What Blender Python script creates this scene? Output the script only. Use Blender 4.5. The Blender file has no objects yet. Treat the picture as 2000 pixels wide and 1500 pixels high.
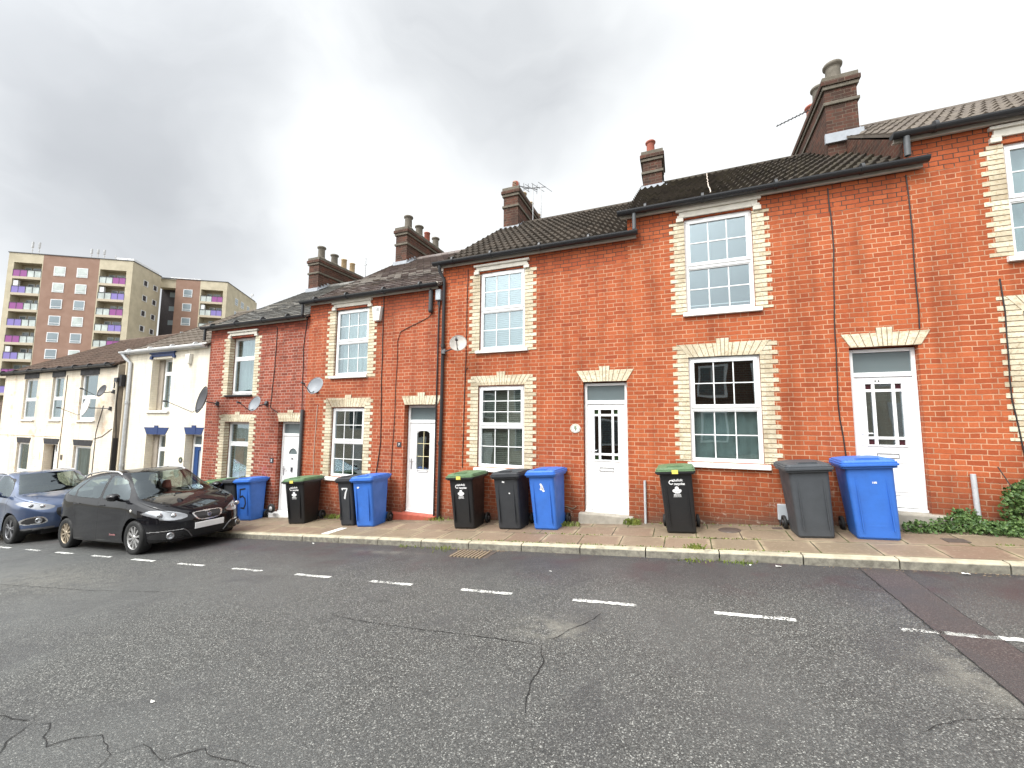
import bpy, math, random
from mathutils import Vector, Matrix, Quaternion
R = math.radians
rnd = random.Random(7)
SC = bpy.context.scene
COL = SC.collection

# ------------------------------------------------------------------ camera
CZ = 1.65
YAW, PITCH, ROLL = -0.3905627, 0.0928585, 0.0076829
def cam_axes():
    cy, sy, cp, sp = math.cos(YAW), math.sin(YAW), math.cos(PITCH), math.sin(PITCH)
    cr, sr = math.cos(ROLL), math.sin(ROLL)
    f = Vector((sy*cp, cy*cp, sp)); r = Vector((cy, -sy, 0)); u = r.cross(f)
    return cr*r + sr*u, -sr*r + cr*u, f
cd = bpy.data.cameras.new('camera'); cam = bpy.data.objects.new('camera', cd); COL.objects.link(cam)
_r, _u, _f = cam_axes()
cam.matrix_world = Matrix(((_r.x, _u.x, -_f.x, 0), (_r.y, _u.y, -_f.y, 0), (_r.z, _u.z, -_f.z, CZ), (0, 0, 0, 1)))
cd.sensor_width = 36; cd.lens = 36*808/2000; cd.clip_start = .05; cd.clip_end = 2000
SC.camera = cam
SC.view_settings.view_transform = 'Standard'; SC.view_settings.look = 'None'
SC.view_settings.exposure = 0.28; SC.view_settings.gamma = 1

# ------------------------------------------------------------------ world: overcast sky
SUN_EL, SUN_AZ = R(52), R(205)     # sun behind the camera, hidden by thin cloud
W = bpy.data.worlds.new('World'); SC.world = W; W.use_nodes = True
def world():
    nt = W.node_tree; N = nt.nodes; L = nt.links; N.clear()
    out = N.new('ShaderNodeOutputWorld'); sky = N.new('ShaderNodeTexSky'); sky.sky_type = 'NISHITA'
    sky.sun_disc = False; sky.sun_elevation = SUN_EL; sky.sun_rotation = SUN_AZ
    b1 = N.new('ShaderNodeBackground'); b1.inputs[1].default_value = .1; L.new(sky.outputs[0], b1.inputs[0])
    tc = N.new('ShaderNodeTexCoord')
    def math_(op, a, b=None, c=None):
        m = N.new('ShaderNodeMath'); m.operation = op
        for i, v in enumerate((a, b, c)):
            if v is None: continue
            if isinstance(v, (int, float)): m.inputs[i].default_value = v
            else: L.new(v, m.inputs[i])
        return m.outputs[0]
    ns = N.new('ShaderNodeTexNoise'); ns.inputs['Scale'].default_value = 2.4; ns.inputs['Detail'].default_value = 4; ns.inputs['Roughness'].default_value = .5
    L.new(tc.outputs['Generated'], ns.inputs['Vector'])
    # distort the lookup direction a little
    mx = N.new('ShaderNodeMixRGB'); mx.blend_type = 'ADD'; mx.inputs[0].default_value = .45
    sb = N.new('ShaderNodeVectorMath'); sb.operation = 'SUBTRACT'; sb.inputs[1].default_value = (.5, .5, .5)
    L.new(ns.outputs['Color'], sb.inputs[0]); L.new(tc.outputs['Generated'], mx.inputs[1]); L.new(sb.outputs[0], mx.inputs[2])
    nz_ = N.new('ShaderNodeVectorMath'); nz_.operation = 'NORMALIZE'; L.new(mx.outputs[0], nz_.inputs[0])
    dark = None
    # soft grey cloud banks: direction, tightness, depth
    for d, k, a in (((-.833, .20, .52), 40, .55), ((-.838, .357, .413), 60, .34), ((-.887, .301, .349), 60, .26), ((-.80, .45, .39), 110, .26), ((-.76, .32, .56), 60, .30), ((-.70, .34, .63), 60, .34), ((-.47, .50, .73), 60, .26), ((-.397, .575, .715), 50, .22), ((-.30, .66, .69), 60, .22), ((-.22, .73, .654), 80, .22), ((-.1, .68, .73), 40, .12)):
        v = Vector(d).normalized()
        dt = N.new('ShaderNodeVectorMath'); dt.operation = 'DOT_PRODUCT'; L.new(nz_.outputs[0], dt.inputs[0]); dt.inputs[1].default_value = v
        g = math_('EXPONENT', math_('MULTIPLY', math_('SUBTRACT', dt.outputs['Value'], 1.0), k))
        g = math_('MULTIPLY', g, a)
        dark = g if dark is None else math_('ADD', dark, g)
    n2 = N.new('ShaderNodeTexNoise'); n2.inputs['Scale'].default_value = 2.2; n2.inputs['Detail'].default_value = 7; n2.inputs['Roughness'].default_value = .52; n2.inputs['Distortion'].default_value = .6
    mp = N.new('ShaderNodeMapping'); mp.inputs['Scale'].default_value = (1, 1, 1.9); L.new(nz_.outputs[0], mp.inputs[0]); L.new(mp.outputs[0], n2.inputs['Vector'])
    w = math_('MULTIPLY', math_('SUBTRACT', n2.outputs['Fac'], .5), 2.6)
    dark = math_('MULTIPLY', dark, math_('ADD', w, 1.0))
    dark = math_('MULTIPLY', math_('SUBTRACT', 1.0, math_('EXPONENT', math_('MULTIPLY', math_('MAXIMUM', dark, 0.0), -1.7))), .50)
    # brightness: unseen cloud glow towards the sun, added to lift the light on facades
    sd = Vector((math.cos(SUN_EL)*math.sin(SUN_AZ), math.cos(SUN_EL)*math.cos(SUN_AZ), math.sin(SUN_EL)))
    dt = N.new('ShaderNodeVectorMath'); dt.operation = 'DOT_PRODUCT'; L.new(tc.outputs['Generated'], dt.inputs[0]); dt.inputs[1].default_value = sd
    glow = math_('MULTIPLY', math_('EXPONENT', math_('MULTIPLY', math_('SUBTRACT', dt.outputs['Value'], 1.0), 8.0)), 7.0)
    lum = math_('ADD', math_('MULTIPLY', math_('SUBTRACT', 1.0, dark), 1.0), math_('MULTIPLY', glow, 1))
    cr = N.new('ShaderNodeMixRGB'); cr.inputs[1].default_value = (.98, 1.0, 1.0, 1); cr.inputs[2].default_value = (.88, .93, 1.02, 1); L.new(dark, cr.inputs[0])
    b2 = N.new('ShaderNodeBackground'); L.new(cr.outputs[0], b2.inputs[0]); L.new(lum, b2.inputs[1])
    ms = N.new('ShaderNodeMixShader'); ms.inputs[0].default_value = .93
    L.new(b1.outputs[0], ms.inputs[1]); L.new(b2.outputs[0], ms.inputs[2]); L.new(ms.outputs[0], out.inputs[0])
world()
sl = bpy.data.lights.new('sun', 'SUN'); sl.energy = 1.5; sl.angle = R(14); sl.color = (1, .97, .92)
so = bpy.data.objects.new('sun', sl); COL.objects.link(so)
so.rotation_euler = Vector((math.cos(SUN_EL)*math.sin(SUN_AZ), math.cos(SUN_EL)*math.cos(SUN_AZ), math.sin(SUN_EL))).to_track_quat('Z', 'Y').to_euler()

# ------------------------------------------------------------------ ground formulas
D = 7.7; SLOPE = .0787
def pav_z(x, y=7.7): return SLOPE*x - .045 + .02*(y-6.18)
def road_z(x, y=5): return SLOPE*x - .15 + .025*(6.18-y)

# ------------------------------------------------------------------ materials
class NT:
    def __init__(s, name):
        s.m = bpy.data.materials.new(name); s.m.use_nodes = True
        s.nt = s.m.node_tree; s.N = s.nt.nodes; s.L = s.nt.links; s.N.clear()
        s.out = s.N.new('ShaderNodeOutputMaterial')
    def put(s, sock, v):
        if v is None: return
        if hasattr(v, 'is_output') or isinstance(v, bpy.types.NodeSocket): s.L.new(v, sock)
        else:
            if isinstance(v, (tuple, list)) and len(v) == 3 and sock.type == 'RGBA': v = (*v, 1)
            sock.default_value = v
    def m_(s, op, a, b=None, c=None, clamp=False):
        n = s.N.new('ShaderNodeMath'); n.operation = op; n.use_clamp = clamp
        for i, v in enumerate((a, b, c)): s.put(n.inputs[i], v)
        return n.outputs[0]
    def vm(s, op, a, b=None):
        n = s.N.new('ShaderNodeVectorMath'); n.operation = op; s.put(n.inputs[0], a); s.put(n.inputs[1], b); return n.outputs[0]
    def pos(s, obj=False):
        return s.N.new('ShaderNodeTexCoord').outputs['Object'] if obj else s.N.new('ShaderNodeNewGeometry').outputs['Position']
    def sep(s, v):
        n = s.N.new('ShaderNodeSeparateXYZ'); s.L.new(v, n.inputs[0]); return n.outputs
    def comb(s, x, y, z=0.0):
        n = s.N.new('ShaderNodeCombineXYZ')
        for i, v in enumerate((x, y, z)): s.put(n.inputs[i], v)
        return n.outputs[0]
    def noise(s, v, scale, detail=3, rough=.55, dist=0.0, out='Fac'):
        n = s.N.new('ShaderNodeTexNoise'); s.L.new(v, n.inputs['Vector']); n.inputs['Scale'].default_value = scale
        n.inputs['Detail'].default_value = detail; n.inputs['Roughness'].default_value = rough; n.inputs['Distortion'].default_value = dist
        return n.outputs[out]
    def white(s, v, out='Value'):
        n = s.N.new('ShaderNodeTexWhiteNoise'); n.noise_dimensions = '3D'; s.L.new(v, n.inputs['Vector']); return n.outputs[out]
    def mapr(s, v, a, b, c=0.0, d=1.0):
        n = s.N.new('ShaderNodeMapRange'); n.clamp = True; s.put(n.inputs[0], v)
        for i, k in enumerate((a, b, c, d)): n.inputs[i+1].default_value = k
        return n.outputs[0]
    def ramp(s, v, stops, const=False):
        n = s.N.new('ShaderNodeValToRGB'); s.L.new(v, n.inputs[0]); e = n.color_ramp.elements
        if const: n.color_ramp.interpolation = 'CONSTANT'
        while len(e) < len(stops): e.new(.5)
        for k, (p, c) in zip(e, stops): k.position = p; k.color = (*c, 1)
        return n.outputs[0]
    def mix(s, f, a, b, bt='MIX'):
        n = s.N.new('ShaderNodeMixRGB'); n.blend_type = bt; s.put(n.inputs[0], f); s.put(n.inputs[1], a); s.put(n.inputs[2], b); return n.outputs[0]
    def bsdf(s, col, rough=.6, spec=.5, metal=0.0, bump=None, bdist=.01, bstr=.6, coat=0.0, normal=None):
        p = s.N.new('ShaderNodeBsdfPrincipled'); s.put(p.inputs['Base Color'], col); s.put(p.inputs['Roughness'], rough)
        p.inputs['Specular IOR Level'].default_value = spec; p.inputs['Metallic'].default_value = metal
        p.inputs['Coat Weight'].default_value = coat; p.inputs['Coat Roughness'].default_value = .03
        if bump is not None:
            b = s.N.new('ShaderNodeBump'); b.inputs['Distance'].default_value = bdist; b.inputs['Strength'].default_value = bstr
            s.L.new(bump, b.inputs['Height']); s.L.new(b.outputs[0], p.inputs['Normal'])
        s.L.new(p.outputs[0], s.out.inputs[0]); return s.m

def paint(name, col, rough=.5, spec=.5, metal=0.0, var=.12, scale=6, coat=0.0, bump=0.0):
    n = NT(name); p = n.pos(); f = n.noise(p, scale, 4); g = n.noise(p, scale*9, 2)
    c = n.mix(n.m_('MULTIPLY', n.mapr(f, .35, .7), var), col, tuple(x*.45 for x in col))
    c = n.mix(n.m_('MULTIPLY', g, var*.6), c, tuple(min(1, x*1.35+.01) for x in col))
    return n.bsdf(c, n.mapr(f, .3, .7, rough*.85, min(1, rough*1.2)), spec, metal, bump=g if bump else None, bdist=bump, coat=coat)

def bond(n, u, v, rowh, bl, hl, joint, stagger):
    """brick bond of stretcher bl + header hl (joints included); returns joint mask 0..1 (1 = joint), id vector"""
    per = bl+hl
    row = n.m_('FLOOR', n.m_('DIVIDE', v, rowh)); par = n.m_('FLOORED_MODULO', row, 2)
    uu = n.m_('ADD', u, n.m_('MULTIPLY', par, stagger))
    q = n.m_('FLOOR', n.m_('DIVIDE', uu, per)); t = n.m_('FLOORED_MODULO', uu, per)
    du = n.m_('MINIMUM', t, n.m_('SUBTRACT', per, t)); ish = 0.0
    if hl > 0:
        du = n.m_('MINIMUM', du, n.m_('ABSOLUTE', n.m_('SUBTRACT', t, bl))); ish = n.m_('GREATER_THAN', t, bl)
    fv = n.m_('FLOORED_MODULO', v, rowh); dv = n.m_('MINIMUM', fv, n.m_('SUBTRACT', rowh, fv))
    dd = n.m_('MINIMUM', du, dv)
    mask = n.mapr(dd, joint*.45, joint*.75, 1.0, 0.0)
    return mask, n.comb(n.m_('ADD', n.m_('MULTIPLY', q, 2.0), ish), row, 3.0), row, fv

def brick_mat(name, cols, mortar, soot=0.0, base_dark=True, dark_top=None, painted=False, stain=None):
    n = NT(name); P = n.pos(); x, y, z = n.sep(P)
    wob = n.noise(P, 2.5, 2, out='Color'); wx, wy, wz = n.sep(wob)
    fw = n.noise(P, 40, 2, out='Color'); fx, fy, fz = n.sep(fw)
    u = n.m_('ADD', n.m_('ADD', x, y), n.m_('ADD', n.m_('MULTIPLY', wx, .03), n.m_('MULTIPLY', fx, .006)))
    v = n.m_('ADD', z, n.m_('ADD', n.m_('MULTIPLY', wy, .03), n.m_('MULTIPLY', fy, .006)))
    mask, idv, row, fv = bond(n, u, v, .075, .2275, .11, .0095, .169)
    r = n.white(idv); r2 = n.white(n.vm('ADD', idv, (7.3, 2.1, 5.5)))
    k = len(cols)
    bc = n.ramp(r, [(i/(k-1)*.95, c) for i, c in enumerate(cols)])
    g = n.noise(P, 55, 4, .65); big = n.noise(P, .9, 4, .6)
    bc = n.mix(n.mapr(g, .45, .72, 0, .30), bc, tuple(c*.5 for c in cols[0]))
    bc = n.mix(n.mapr(big, .45, .75, 0, .28), bc, tuple(c*.55 for c in cols[-1]))
    mc = n.mix(n.mapr(n.noise(P, 3, 3), .4, .65), mortar, tuple(c*.7 for c in mortar))
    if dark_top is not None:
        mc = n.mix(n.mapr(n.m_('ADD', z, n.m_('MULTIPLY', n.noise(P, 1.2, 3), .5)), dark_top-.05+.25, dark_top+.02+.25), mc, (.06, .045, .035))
    if painted:
        c = n.mix(n.m_('MULTIPLY', mask, .35), bc, mortar)
        if stain: # render blown off and bare brick showing low down
            c = n.mix(n.mapr(n.noise(P, 2.1, 6, .65), .60, .66, 0, .7), c, stain)
    else:
        # mortar is missing here and there
        mm = n.m_('MULTIPLY', mask, n.mapr(n.noise(P, 5, 4), .30, .42, .35, 1))
        c = n.mix(mm, bc, mc)
    c = n.mix(n.mapr(n.noise(P, 1.7, 5, .6), .56, .75, 0, .22), c, tuple(.35*a for a in cols[0]))
    st_ = n.noise(n.comb(n.m_('MULTIPLY', x, 3.2), y, n.m_('MULTIPLY', z, .35)), 1.0, 4, .6)   # rain streaks
    c = n.mix(n.mapr(st_, .48, .68, 0, .34), c, tuple(.30*a for a in cols[0]))
    hg = n.m_('SUBTRACT', z, n.m_('MULTIPLY', x, SLOPE))
    if base_dark:  # damp, grimy lowest courses and some salt bloom
        d = n.mapr(n.m_('ADD', hg, n.m_('MULTIPLY', n.noise(P, 2.2, 4), .7)), .35, 1.15, 1.0, 0.0)
        c = n.mix(n.m_('MULTIPLY', d, .60), c, (.085, .034, .022))
        c = n.mix(n.m_('MULTIPLY', n.mapr(n.m_('ADD', hg, n.m_('MULTIPLY', n.noise(P, 4, 4), .2)), .10, .28, 1, 0), .55), c, (.10, .085, .065))
        salt = n.m_('MULTIPLY', n.mapr(n.noise(P, 9, 5, .7), .60, .67), n.mapr(hg, .15, .75, 1, 0))
        c = n.mix(n.m_('MULTIPLY', salt, .6), c, (.42, .36, .29))
    if soot: c = n.mix(n.mapr(n.noise(P, 3.5, 5, .65), .38, .58, 0, soot), c, (.045, .035, .028))
    h = n.m_('ADD', n.m_('SUBTRACT', 1.0, mask), n.m_('MULTIPLY', g, .45))
    return n.bsdf(c, .86, .25, bump=h, bdist=.006, bstr=.5 if not painted else .45)

M = {}
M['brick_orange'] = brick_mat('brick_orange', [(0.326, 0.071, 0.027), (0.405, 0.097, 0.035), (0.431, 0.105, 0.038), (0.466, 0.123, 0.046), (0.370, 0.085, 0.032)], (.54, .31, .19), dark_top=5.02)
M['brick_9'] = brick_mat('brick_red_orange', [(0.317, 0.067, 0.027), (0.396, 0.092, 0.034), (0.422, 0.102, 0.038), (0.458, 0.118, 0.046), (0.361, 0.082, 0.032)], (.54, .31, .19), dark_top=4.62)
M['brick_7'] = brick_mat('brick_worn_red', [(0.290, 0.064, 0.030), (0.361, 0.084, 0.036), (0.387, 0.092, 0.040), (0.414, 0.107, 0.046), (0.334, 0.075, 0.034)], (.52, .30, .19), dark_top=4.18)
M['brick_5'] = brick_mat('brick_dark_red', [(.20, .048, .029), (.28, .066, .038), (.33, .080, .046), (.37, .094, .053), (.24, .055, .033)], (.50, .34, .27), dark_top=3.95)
M['brick_chim'] = brick_mat('brick_sooty', [(.055, .026, .018), (.10, .040, .026), (.15, .055, .035), (.08, .034, .024)], (.17, .13, .095), soot=.42, base_dark=False)
M['brick_paint'] = brick_mat('painted_brick_cream', [(.86, .79, .65), (.83, .76, .62), (.88, .81, .68)], (.62, .56, .46), base_dark=False, painted=True)
M['brick_paint_worn'] = brick_mat('painted_brick_worn', [(.87, .77, .62), (.83, .73, .58), (.89, .80, .66)], (.62, .50, .38), base_dark=False, painted=True, stain=(.72, .48, .30))

def quoin_mat():
    n = NT('yellow_brick'); P = n.pos(); x, y, z = n.sep(P)
    idv = n.comb(n.m_('FLOOR', n.m_('MULTIPLY', x, 1.6)), n.m_('FLOOR', n.m_('DIVIDE', z, .075)), 1.0)
    c = n.ramp(n.white(idv), [(0, (.50, .42, .30)), (.3, (.66, .58, .43)), (.7, (.74, .67, .51)), (1, (.58, .50, .36))])
    g = n.noise(P, 30, 5, .7)
    c = n.mix(n.mapr(g, .50, .66, 0, .7), c, (.34, .24, .12)); c = n.mix(n.mapr(n.noise(P, 2.4, 5, .65), .48, .68, 0, .5), c, (.28, .22, .14))
    return n.bsdf(c, .85, .25, bump=g, bdist=.004)
M['quoin'] = quoin_mat()
M['mortar_dark'] = paint('pointing_mortar', (.24, .185, .125), .9)
M['fan'] = M['quoin']
M['upvc'] = paint('white_upvc', (.84, .84, .83), .28, .5, var=.05)
M['upvc_line'] = paint('moulding_shadow_gap', (.42, .42, .43), .5, var=.05)
M['sill'] = paint('painted_stone_white', (.80, .79, .75), .6, var=.18, scale=9, bump=.002)
M['stucco'] = paint('stucco_offwhite', (.66, .62, .54), .75, var=.3, scale=8, bump=.003)
M['navy'] = paint('navy_paint', (.012, .035, .13), .5, var=.15)
M['navy_door'] = paint('blue_door_paint', (.015, .06, .20), .35, var=.08)
M['blackpaint'] = paint('black_lintel_paint', (.02, .018, .02), .6, var=.2)
M['gutter'] = paint('black_plastic_gutter', (.022, .023, .026), .38, .5, var=.3, scale=4)
M['gutter_white'] = paint('white_plastic_gutter', (.72, .73, .74), .4, var=.15)
M['pipe_grey'] = paint('weathered_grey_pipe', (.48, .49, .50), .5, var=.4, scale=12)
M['fascia'] = paint('fascia_board', (.50, .46, .40), .7, var=.35, scale=7)
M['fascia_white'] = paint('fascia_white', (.72, .71, .68), .6, var=.2)
M['lead'] = paint('lead_flashing', (.34, .36, .39), .5, .4, metal=.1, var=.3, scale=10)
M['render_grey'] = paint('grey_render', (.36, .31, .25), .85, var=.35, scale=5, bump=.003)
M['concrete'] = paint('concrete_step', (.34, .31, .26), .85, var=.5, scale=9, bump=.004)
M['redstep'] = paint('red_step_paint', (.40, .085, .05), .6, var=.5, scale=10, bump=.002)
M['pot_buff'] = paint('pot_buff', (.48, .35, .20), .8, var=.4, scale=8)
M['pot_grey'] = paint('pot_grey', (.17, .15, .12), .85, var=.5, scale=8)
M['pot_red'] = paint('pot_red', (.34, .10, .065), .8, var=.35, scale=8)
M['cap'] = paint('chimney_stone', (.13, .112, .085), .9, var=.6, scale=9, bump=.004)
M['cable'] = paint('black_cable', (.02, .018, .018), .5)
M['cable_white'] = paint('white_cable', (.6, .5, .42), .5)
M['metal_dark'] = paint('dark_metal', (.05, .05, .055), .45, .5)
M['metal'] = paint('galvanised_metal', (.5, .5, .5), .4, metal=.8)
M['dish'] = paint('grey_dish_paint', (.20, .215, .235), .45, var=.2)
M['dish_dark'] = paint('black_dish_paint', (.045, .045, .05), .45, var=.2)
M['dish_rust'] = paint('stained_dish_paint', (.40, .37, .33), .5, var=.6, scale=7)
M['dish_white'] = paint('white_dish_paint', (.74, .74, .75), .4, var=.1)
M['box_white'] = paint('white_plastic_box', (.78, .77, .72), .4, var=.15)
M['box_grey'] = paint('grey_plastic_box', (.42, .45, .48), .45, var=.2)
M['pipe_dark'] = paint('dark_grey_pipe', (.075, .08, .085), .5, var=.3)
M['cream_pipe'] = paint('cream_painted_pipe', (.72, .62, .46), .5, var=.2)
M['dark'] = paint('dark_interior', (.05, .048, .045), .9)
M['net_green'] = paint('green_grey_net', (.50, .57, .55), .9, var=.3)
M['orange_cloth'] = paint('orange_cloth', (.55, .20, .06), .9, var=.4)
M['board'] = paint('leaning_board', (.42, .30, .16), .9, var=.7, scale=5)
M['text_black'] = paint('black_lettering', (.015, .015, .015), .5)
M['text_white'] = paint('white_lettering', (.85, .85, .85), .5)
M['yellow'] = paint('yellow_sticker', (.75, .62, .12), .5)
M['rubber'] = paint('rubber', (.012, .012, .012), .7, var=.4, scale=20)
M['paper'] = paint('litter_paper', (.75, .74, .70), .8)
def curtain():
    n = NT('net_curtain'); P = n.pos(); x, y, z = n.sep(P)
    w = n.m_('SINE', n.m_('ADD', n.m_('MULTIPLY', x, 55), n.m_('MULTIPLY', n.noise(P, 3, 2), 9)))
    c = n.mix(n.mapr(w, -1, 1, 0, .5), (.74, .77, .76), (.50, .54, .54))
    return n.bsdf(c, .9, .1, bump=w, bdist=.01)
M['curtain'] = curtain()
def drapes():
    n = NT('grey_drapes'); P = n.pos(); x, y, z = n.sep(P)
    w = n.m_('SINE', n.m_('ADD', n.m_('MULTIPLY', x, 40), n.m_('MULTIPLY', n.noise(P, 2, 2), 9)))
    c = n.mix(n.mapr(w, -1, 1, 0, .6), (.46, .44, .42), (.22, .21, .20))
    return n.bsdf(c, .9, .1, bump=w, bdist=.02)
M['drapes'] = drapes()
def glass(name, refl=.22, tint=(.80, .86, .86), extra=None):
    n = NT(name); P = n.pos()
    tr = n.N.new('ShaderNodeBsdfTransparent'); tr.inputs[0].default_value = (*tint, 1)
    gl = n.N.new('ShaderNodeBsdfGlossy'); gl.inputs['Roughness'].default_value = .015; gl.inputs[0].default_value = (.62, .70, .74, 1)
    b = n.N.new('ShaderNodeBump'); b.inputs['Distance'].default_value = .02; b.inputs['Strength'].default_value = .14
    n.L.new(n.noise(P, 1.6, 1), b.inputs['Height']); n.L.new(b.outputs[0], gl.inputs['Normal'])
    lw = n.N.new('ShaderNodeLayerWeight'); lw.inputs[0].default_value = .5
    f = n.m_('ADD', n.m_('MULTIPLY', n.m_('POWER', lw.outputs['Facing'], 3.0), .7), refl, clamp=True)
    mx = n.N.new('ShaderNodeMixShader'); n.L.new(f, mx.inputs[0]); n.L.new(tr.outputs[0], mx.inputs[1]); n.L.new(gl.outputs[0], mx.inputs[2])
    n.L.new(mx.outputs[0], n.out.inputs[0]); return n.m
M['glass'] = glass('window_glass', .26)
M['glass_frosted'] = paint('frosted_glass_grey', (.13, .16, .165), .22, .6, var=.1)
M['car_glass'] = glass('car_glass', .13, (.55, .62, .58))
M['glass_red'] = paint('stained_glass_red', (.05, .012, .018), .15, .6)
M['glass_green'] = paint('stained_glass_green', (.02, .04, .015), .15, .6)

def tile_mat(name, a, b, moss, rowh, tw, stagger=0.0):
    n = NT(name); P = n.pos(); x, y, z = n.sep(P)
    v = n.m_('MULTIPLY', y, 1.21)
    mask, idv, row, fv = bond(n, n.m_('ADD', x, n.m_('MULTIPLY', n.noise(P, 9, 2), .012)), v, rowh, tw, 0, .012, stagger)
    r = n.white(idv); c = n.mix(r, a, b)
    c = n.mix(n.mapr(n.noise(P, 2.5, 6, .7), .45, .7, 0, .55), c, moss)
    c = n.mix(n.mapr(n.noise(P, 30, 3, .7), .55, .75, 0, .5), c, tuple(min(1, 1.9*k+.03) for k in b))
    if stagger:   # pale lichen along the tails of the slates
        e = n.m_('MULTIPLY', n.mapr(fv, 0, .07, 1, 0), n.mapr(n.white(n.vm('ADD', idv, (3.3, 1.2, 4.4))), .35, .7))
        c = n.mix(n.m_('MULTIPLY', e, .85), c, (.52, .49, .44)); c = n.mix(n.m_('MULTIPLY', mask, .6), c, (.02, .018, .016))
        return n.bsdf(c, .55, .4, bump=n.m_('SUBTRACT', 1.0, n.m_('MULTIPLY', fv, 4.0)), bdist=.012, bstr=.8)
    return n.bsdf(c, .85, .25, bump=n.noise(P, 60, 3), bdist=.004)
M['tile_11'] = tile_mat('pantile_dark', (.026, .021, .017), (.058, .047, .037), (.065, .056, .030), .33, .30)
M['tile_9'] = tile_mat('pantile_grey_brown', (.050, .041, .033), (.090, .073, .058), (.032, .028, .021), .33, .30)
M['tile_13'] = tile_mat('roman_tile_grey', (.12, .10, .085), (.16, .135, .11), (.06, .05, .04), .33, .30)
M['tile_brown'] = tile_mat('brown_tile', (.085, .055, .042), (.12, .082, .062), (.05, .04, .03), .33, .30)
M['tile_3'] = tile_mat('grey_tile', (.12, .10, .08), (.17, .14, .115), (.07, .06, .045), .33, .30)
M['slate_7'] = tile_mat('slate_plum', (.095, .070, .066), (.15, .115, .105), (.13, .105, .065), .20, .24, .12)
M['slate_5'] = tile_mat('slate_grey', (.10, .10, .095), (.17, .165, .155), (.12, .105, .08), .20, .24, .12)

def asphalt():
    n = NT('asphalt'); P = n.pos()
    vo = n.N.new('ShaderNodeTexVoronoi'); n.L.new(P, vo.inputs['Vector']); vo.inputs['Scale'].default_value = 135; vo.inputs['Randomness'].default_value = 1
    r = n.white(vo.outputs['Position'])
    c = n.ramp(r, [(0, (.024, .025, .024)), (.45, (.055, .056, .053)), (.8, (.10, .10, .094)), (.93, (.17, .17, .16)), (1, (.38, .38, .35))])
    big = n.noise(P, .45, 5, .6); c = n.mix(n.mapr(big, .42, .62, 0, .55), c, (.098, .102, .100)); c = n.mix(n.mapr(n.noise(P, .8, 5, .65, 1.0), .52, .66, 0, .45), c, (.048, .048, .050))  # large tonal mottling; its pale blotches put wet sheen into the colour
    x, y, z = n.sep(P)
    # worn oily darker band in the parking bays beside the kerb
    band = n.mapr(n.m_('ADD', y, n.m_('MULTIPLY', n.noise(P, 1.3, 5, .65), 1.3)), 5.3, 6.3)
    c = n.mix(n.m_('MULTIPLY', band, .62), c, (.034, .029, .033))
    c = n.mix(n.m_('MULTIPLY', n.m_('MULTIPLY', band, n.mapr(n.noise(P, 2.3, 4), .52, .66)), .55), c, (.055, .032, .036))
    c = n.mix(n.mapr(n.noise(P, 6, 6, .7), .62, .72, 0, .4), c, (.15, .145, .13))
    c = n.mix(n.mapr(n.noise(P, 1.1, 6, .6, 1.2), .60, .68, 0, .35), c, (.035, .036, .038))
    for cx, cy, sx, sy, a in ((-1.12, 3.75, .28, .22, .55), (1.72, 3.75, .25, .35, .45), (-4.6, 5.75, .6, .10, .35), (-9.2, 3.4, 1.6, .5, .25)):  # scuffed pale patches
        dx = n.m_('DIVIDE', n.m_('SUBTRACT', x, cx), sx); dy = n.m_('DIVIDE', n.m_('SUBTRACT', y, cy), sy)
        d2 = n.m_('ADD', n.m_('MULTIPLY', dx, dx), n.m_('MULTIPLY', dy, dy)); g = n.m_('EXPONENT', n.m_('MULTIPLY', d2, -1.0))
        g = n.m_('MULTIPLY', g, n.mapr(n.noise(P, 7, 4), .35, .6)); c = n.mix(n.m_('MULTIPLY', g, a), c, (.26, .25, .21))
    hh = n.m_('ADD', n.m_('MULTIPLY', vo.outputs['Distance'], -.9), n.m_('MULTIPLY', n.noise(P, 4, 3), .5))
    return n.bsdf(c, n.mapr(big, .4, .65, .62, .42), .5, bump=hh, bdist=.006, bstr=.6)
M['asphalt'] = asphalt()
def patch_mat():
    n = NT('red_asphalt_patch'); P = n.pos(); vo = n.N.new('ShaderNodeTexVoronoi'); n.L.new(P, vo.inputs['Vector']); vo.inputs['Scale'].default_value = 130
    c = n.ramp(n.white(vo.outputs['Position']), [(0, (.045, .036, .036)), (.8, (.072, .058, .057)), (1, (.13, .11, .10))])
    c = n.mix(n.mapr(n.noise(P, 2, 5), .42, .62, 0, .65), c, (.055, .052, .053))
    return n.bsdf(c, .6, .4, bump=vo.outputs['Distance'], bdist=.003, bstr=.4)
M['patch'] = patch_mat()
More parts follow.
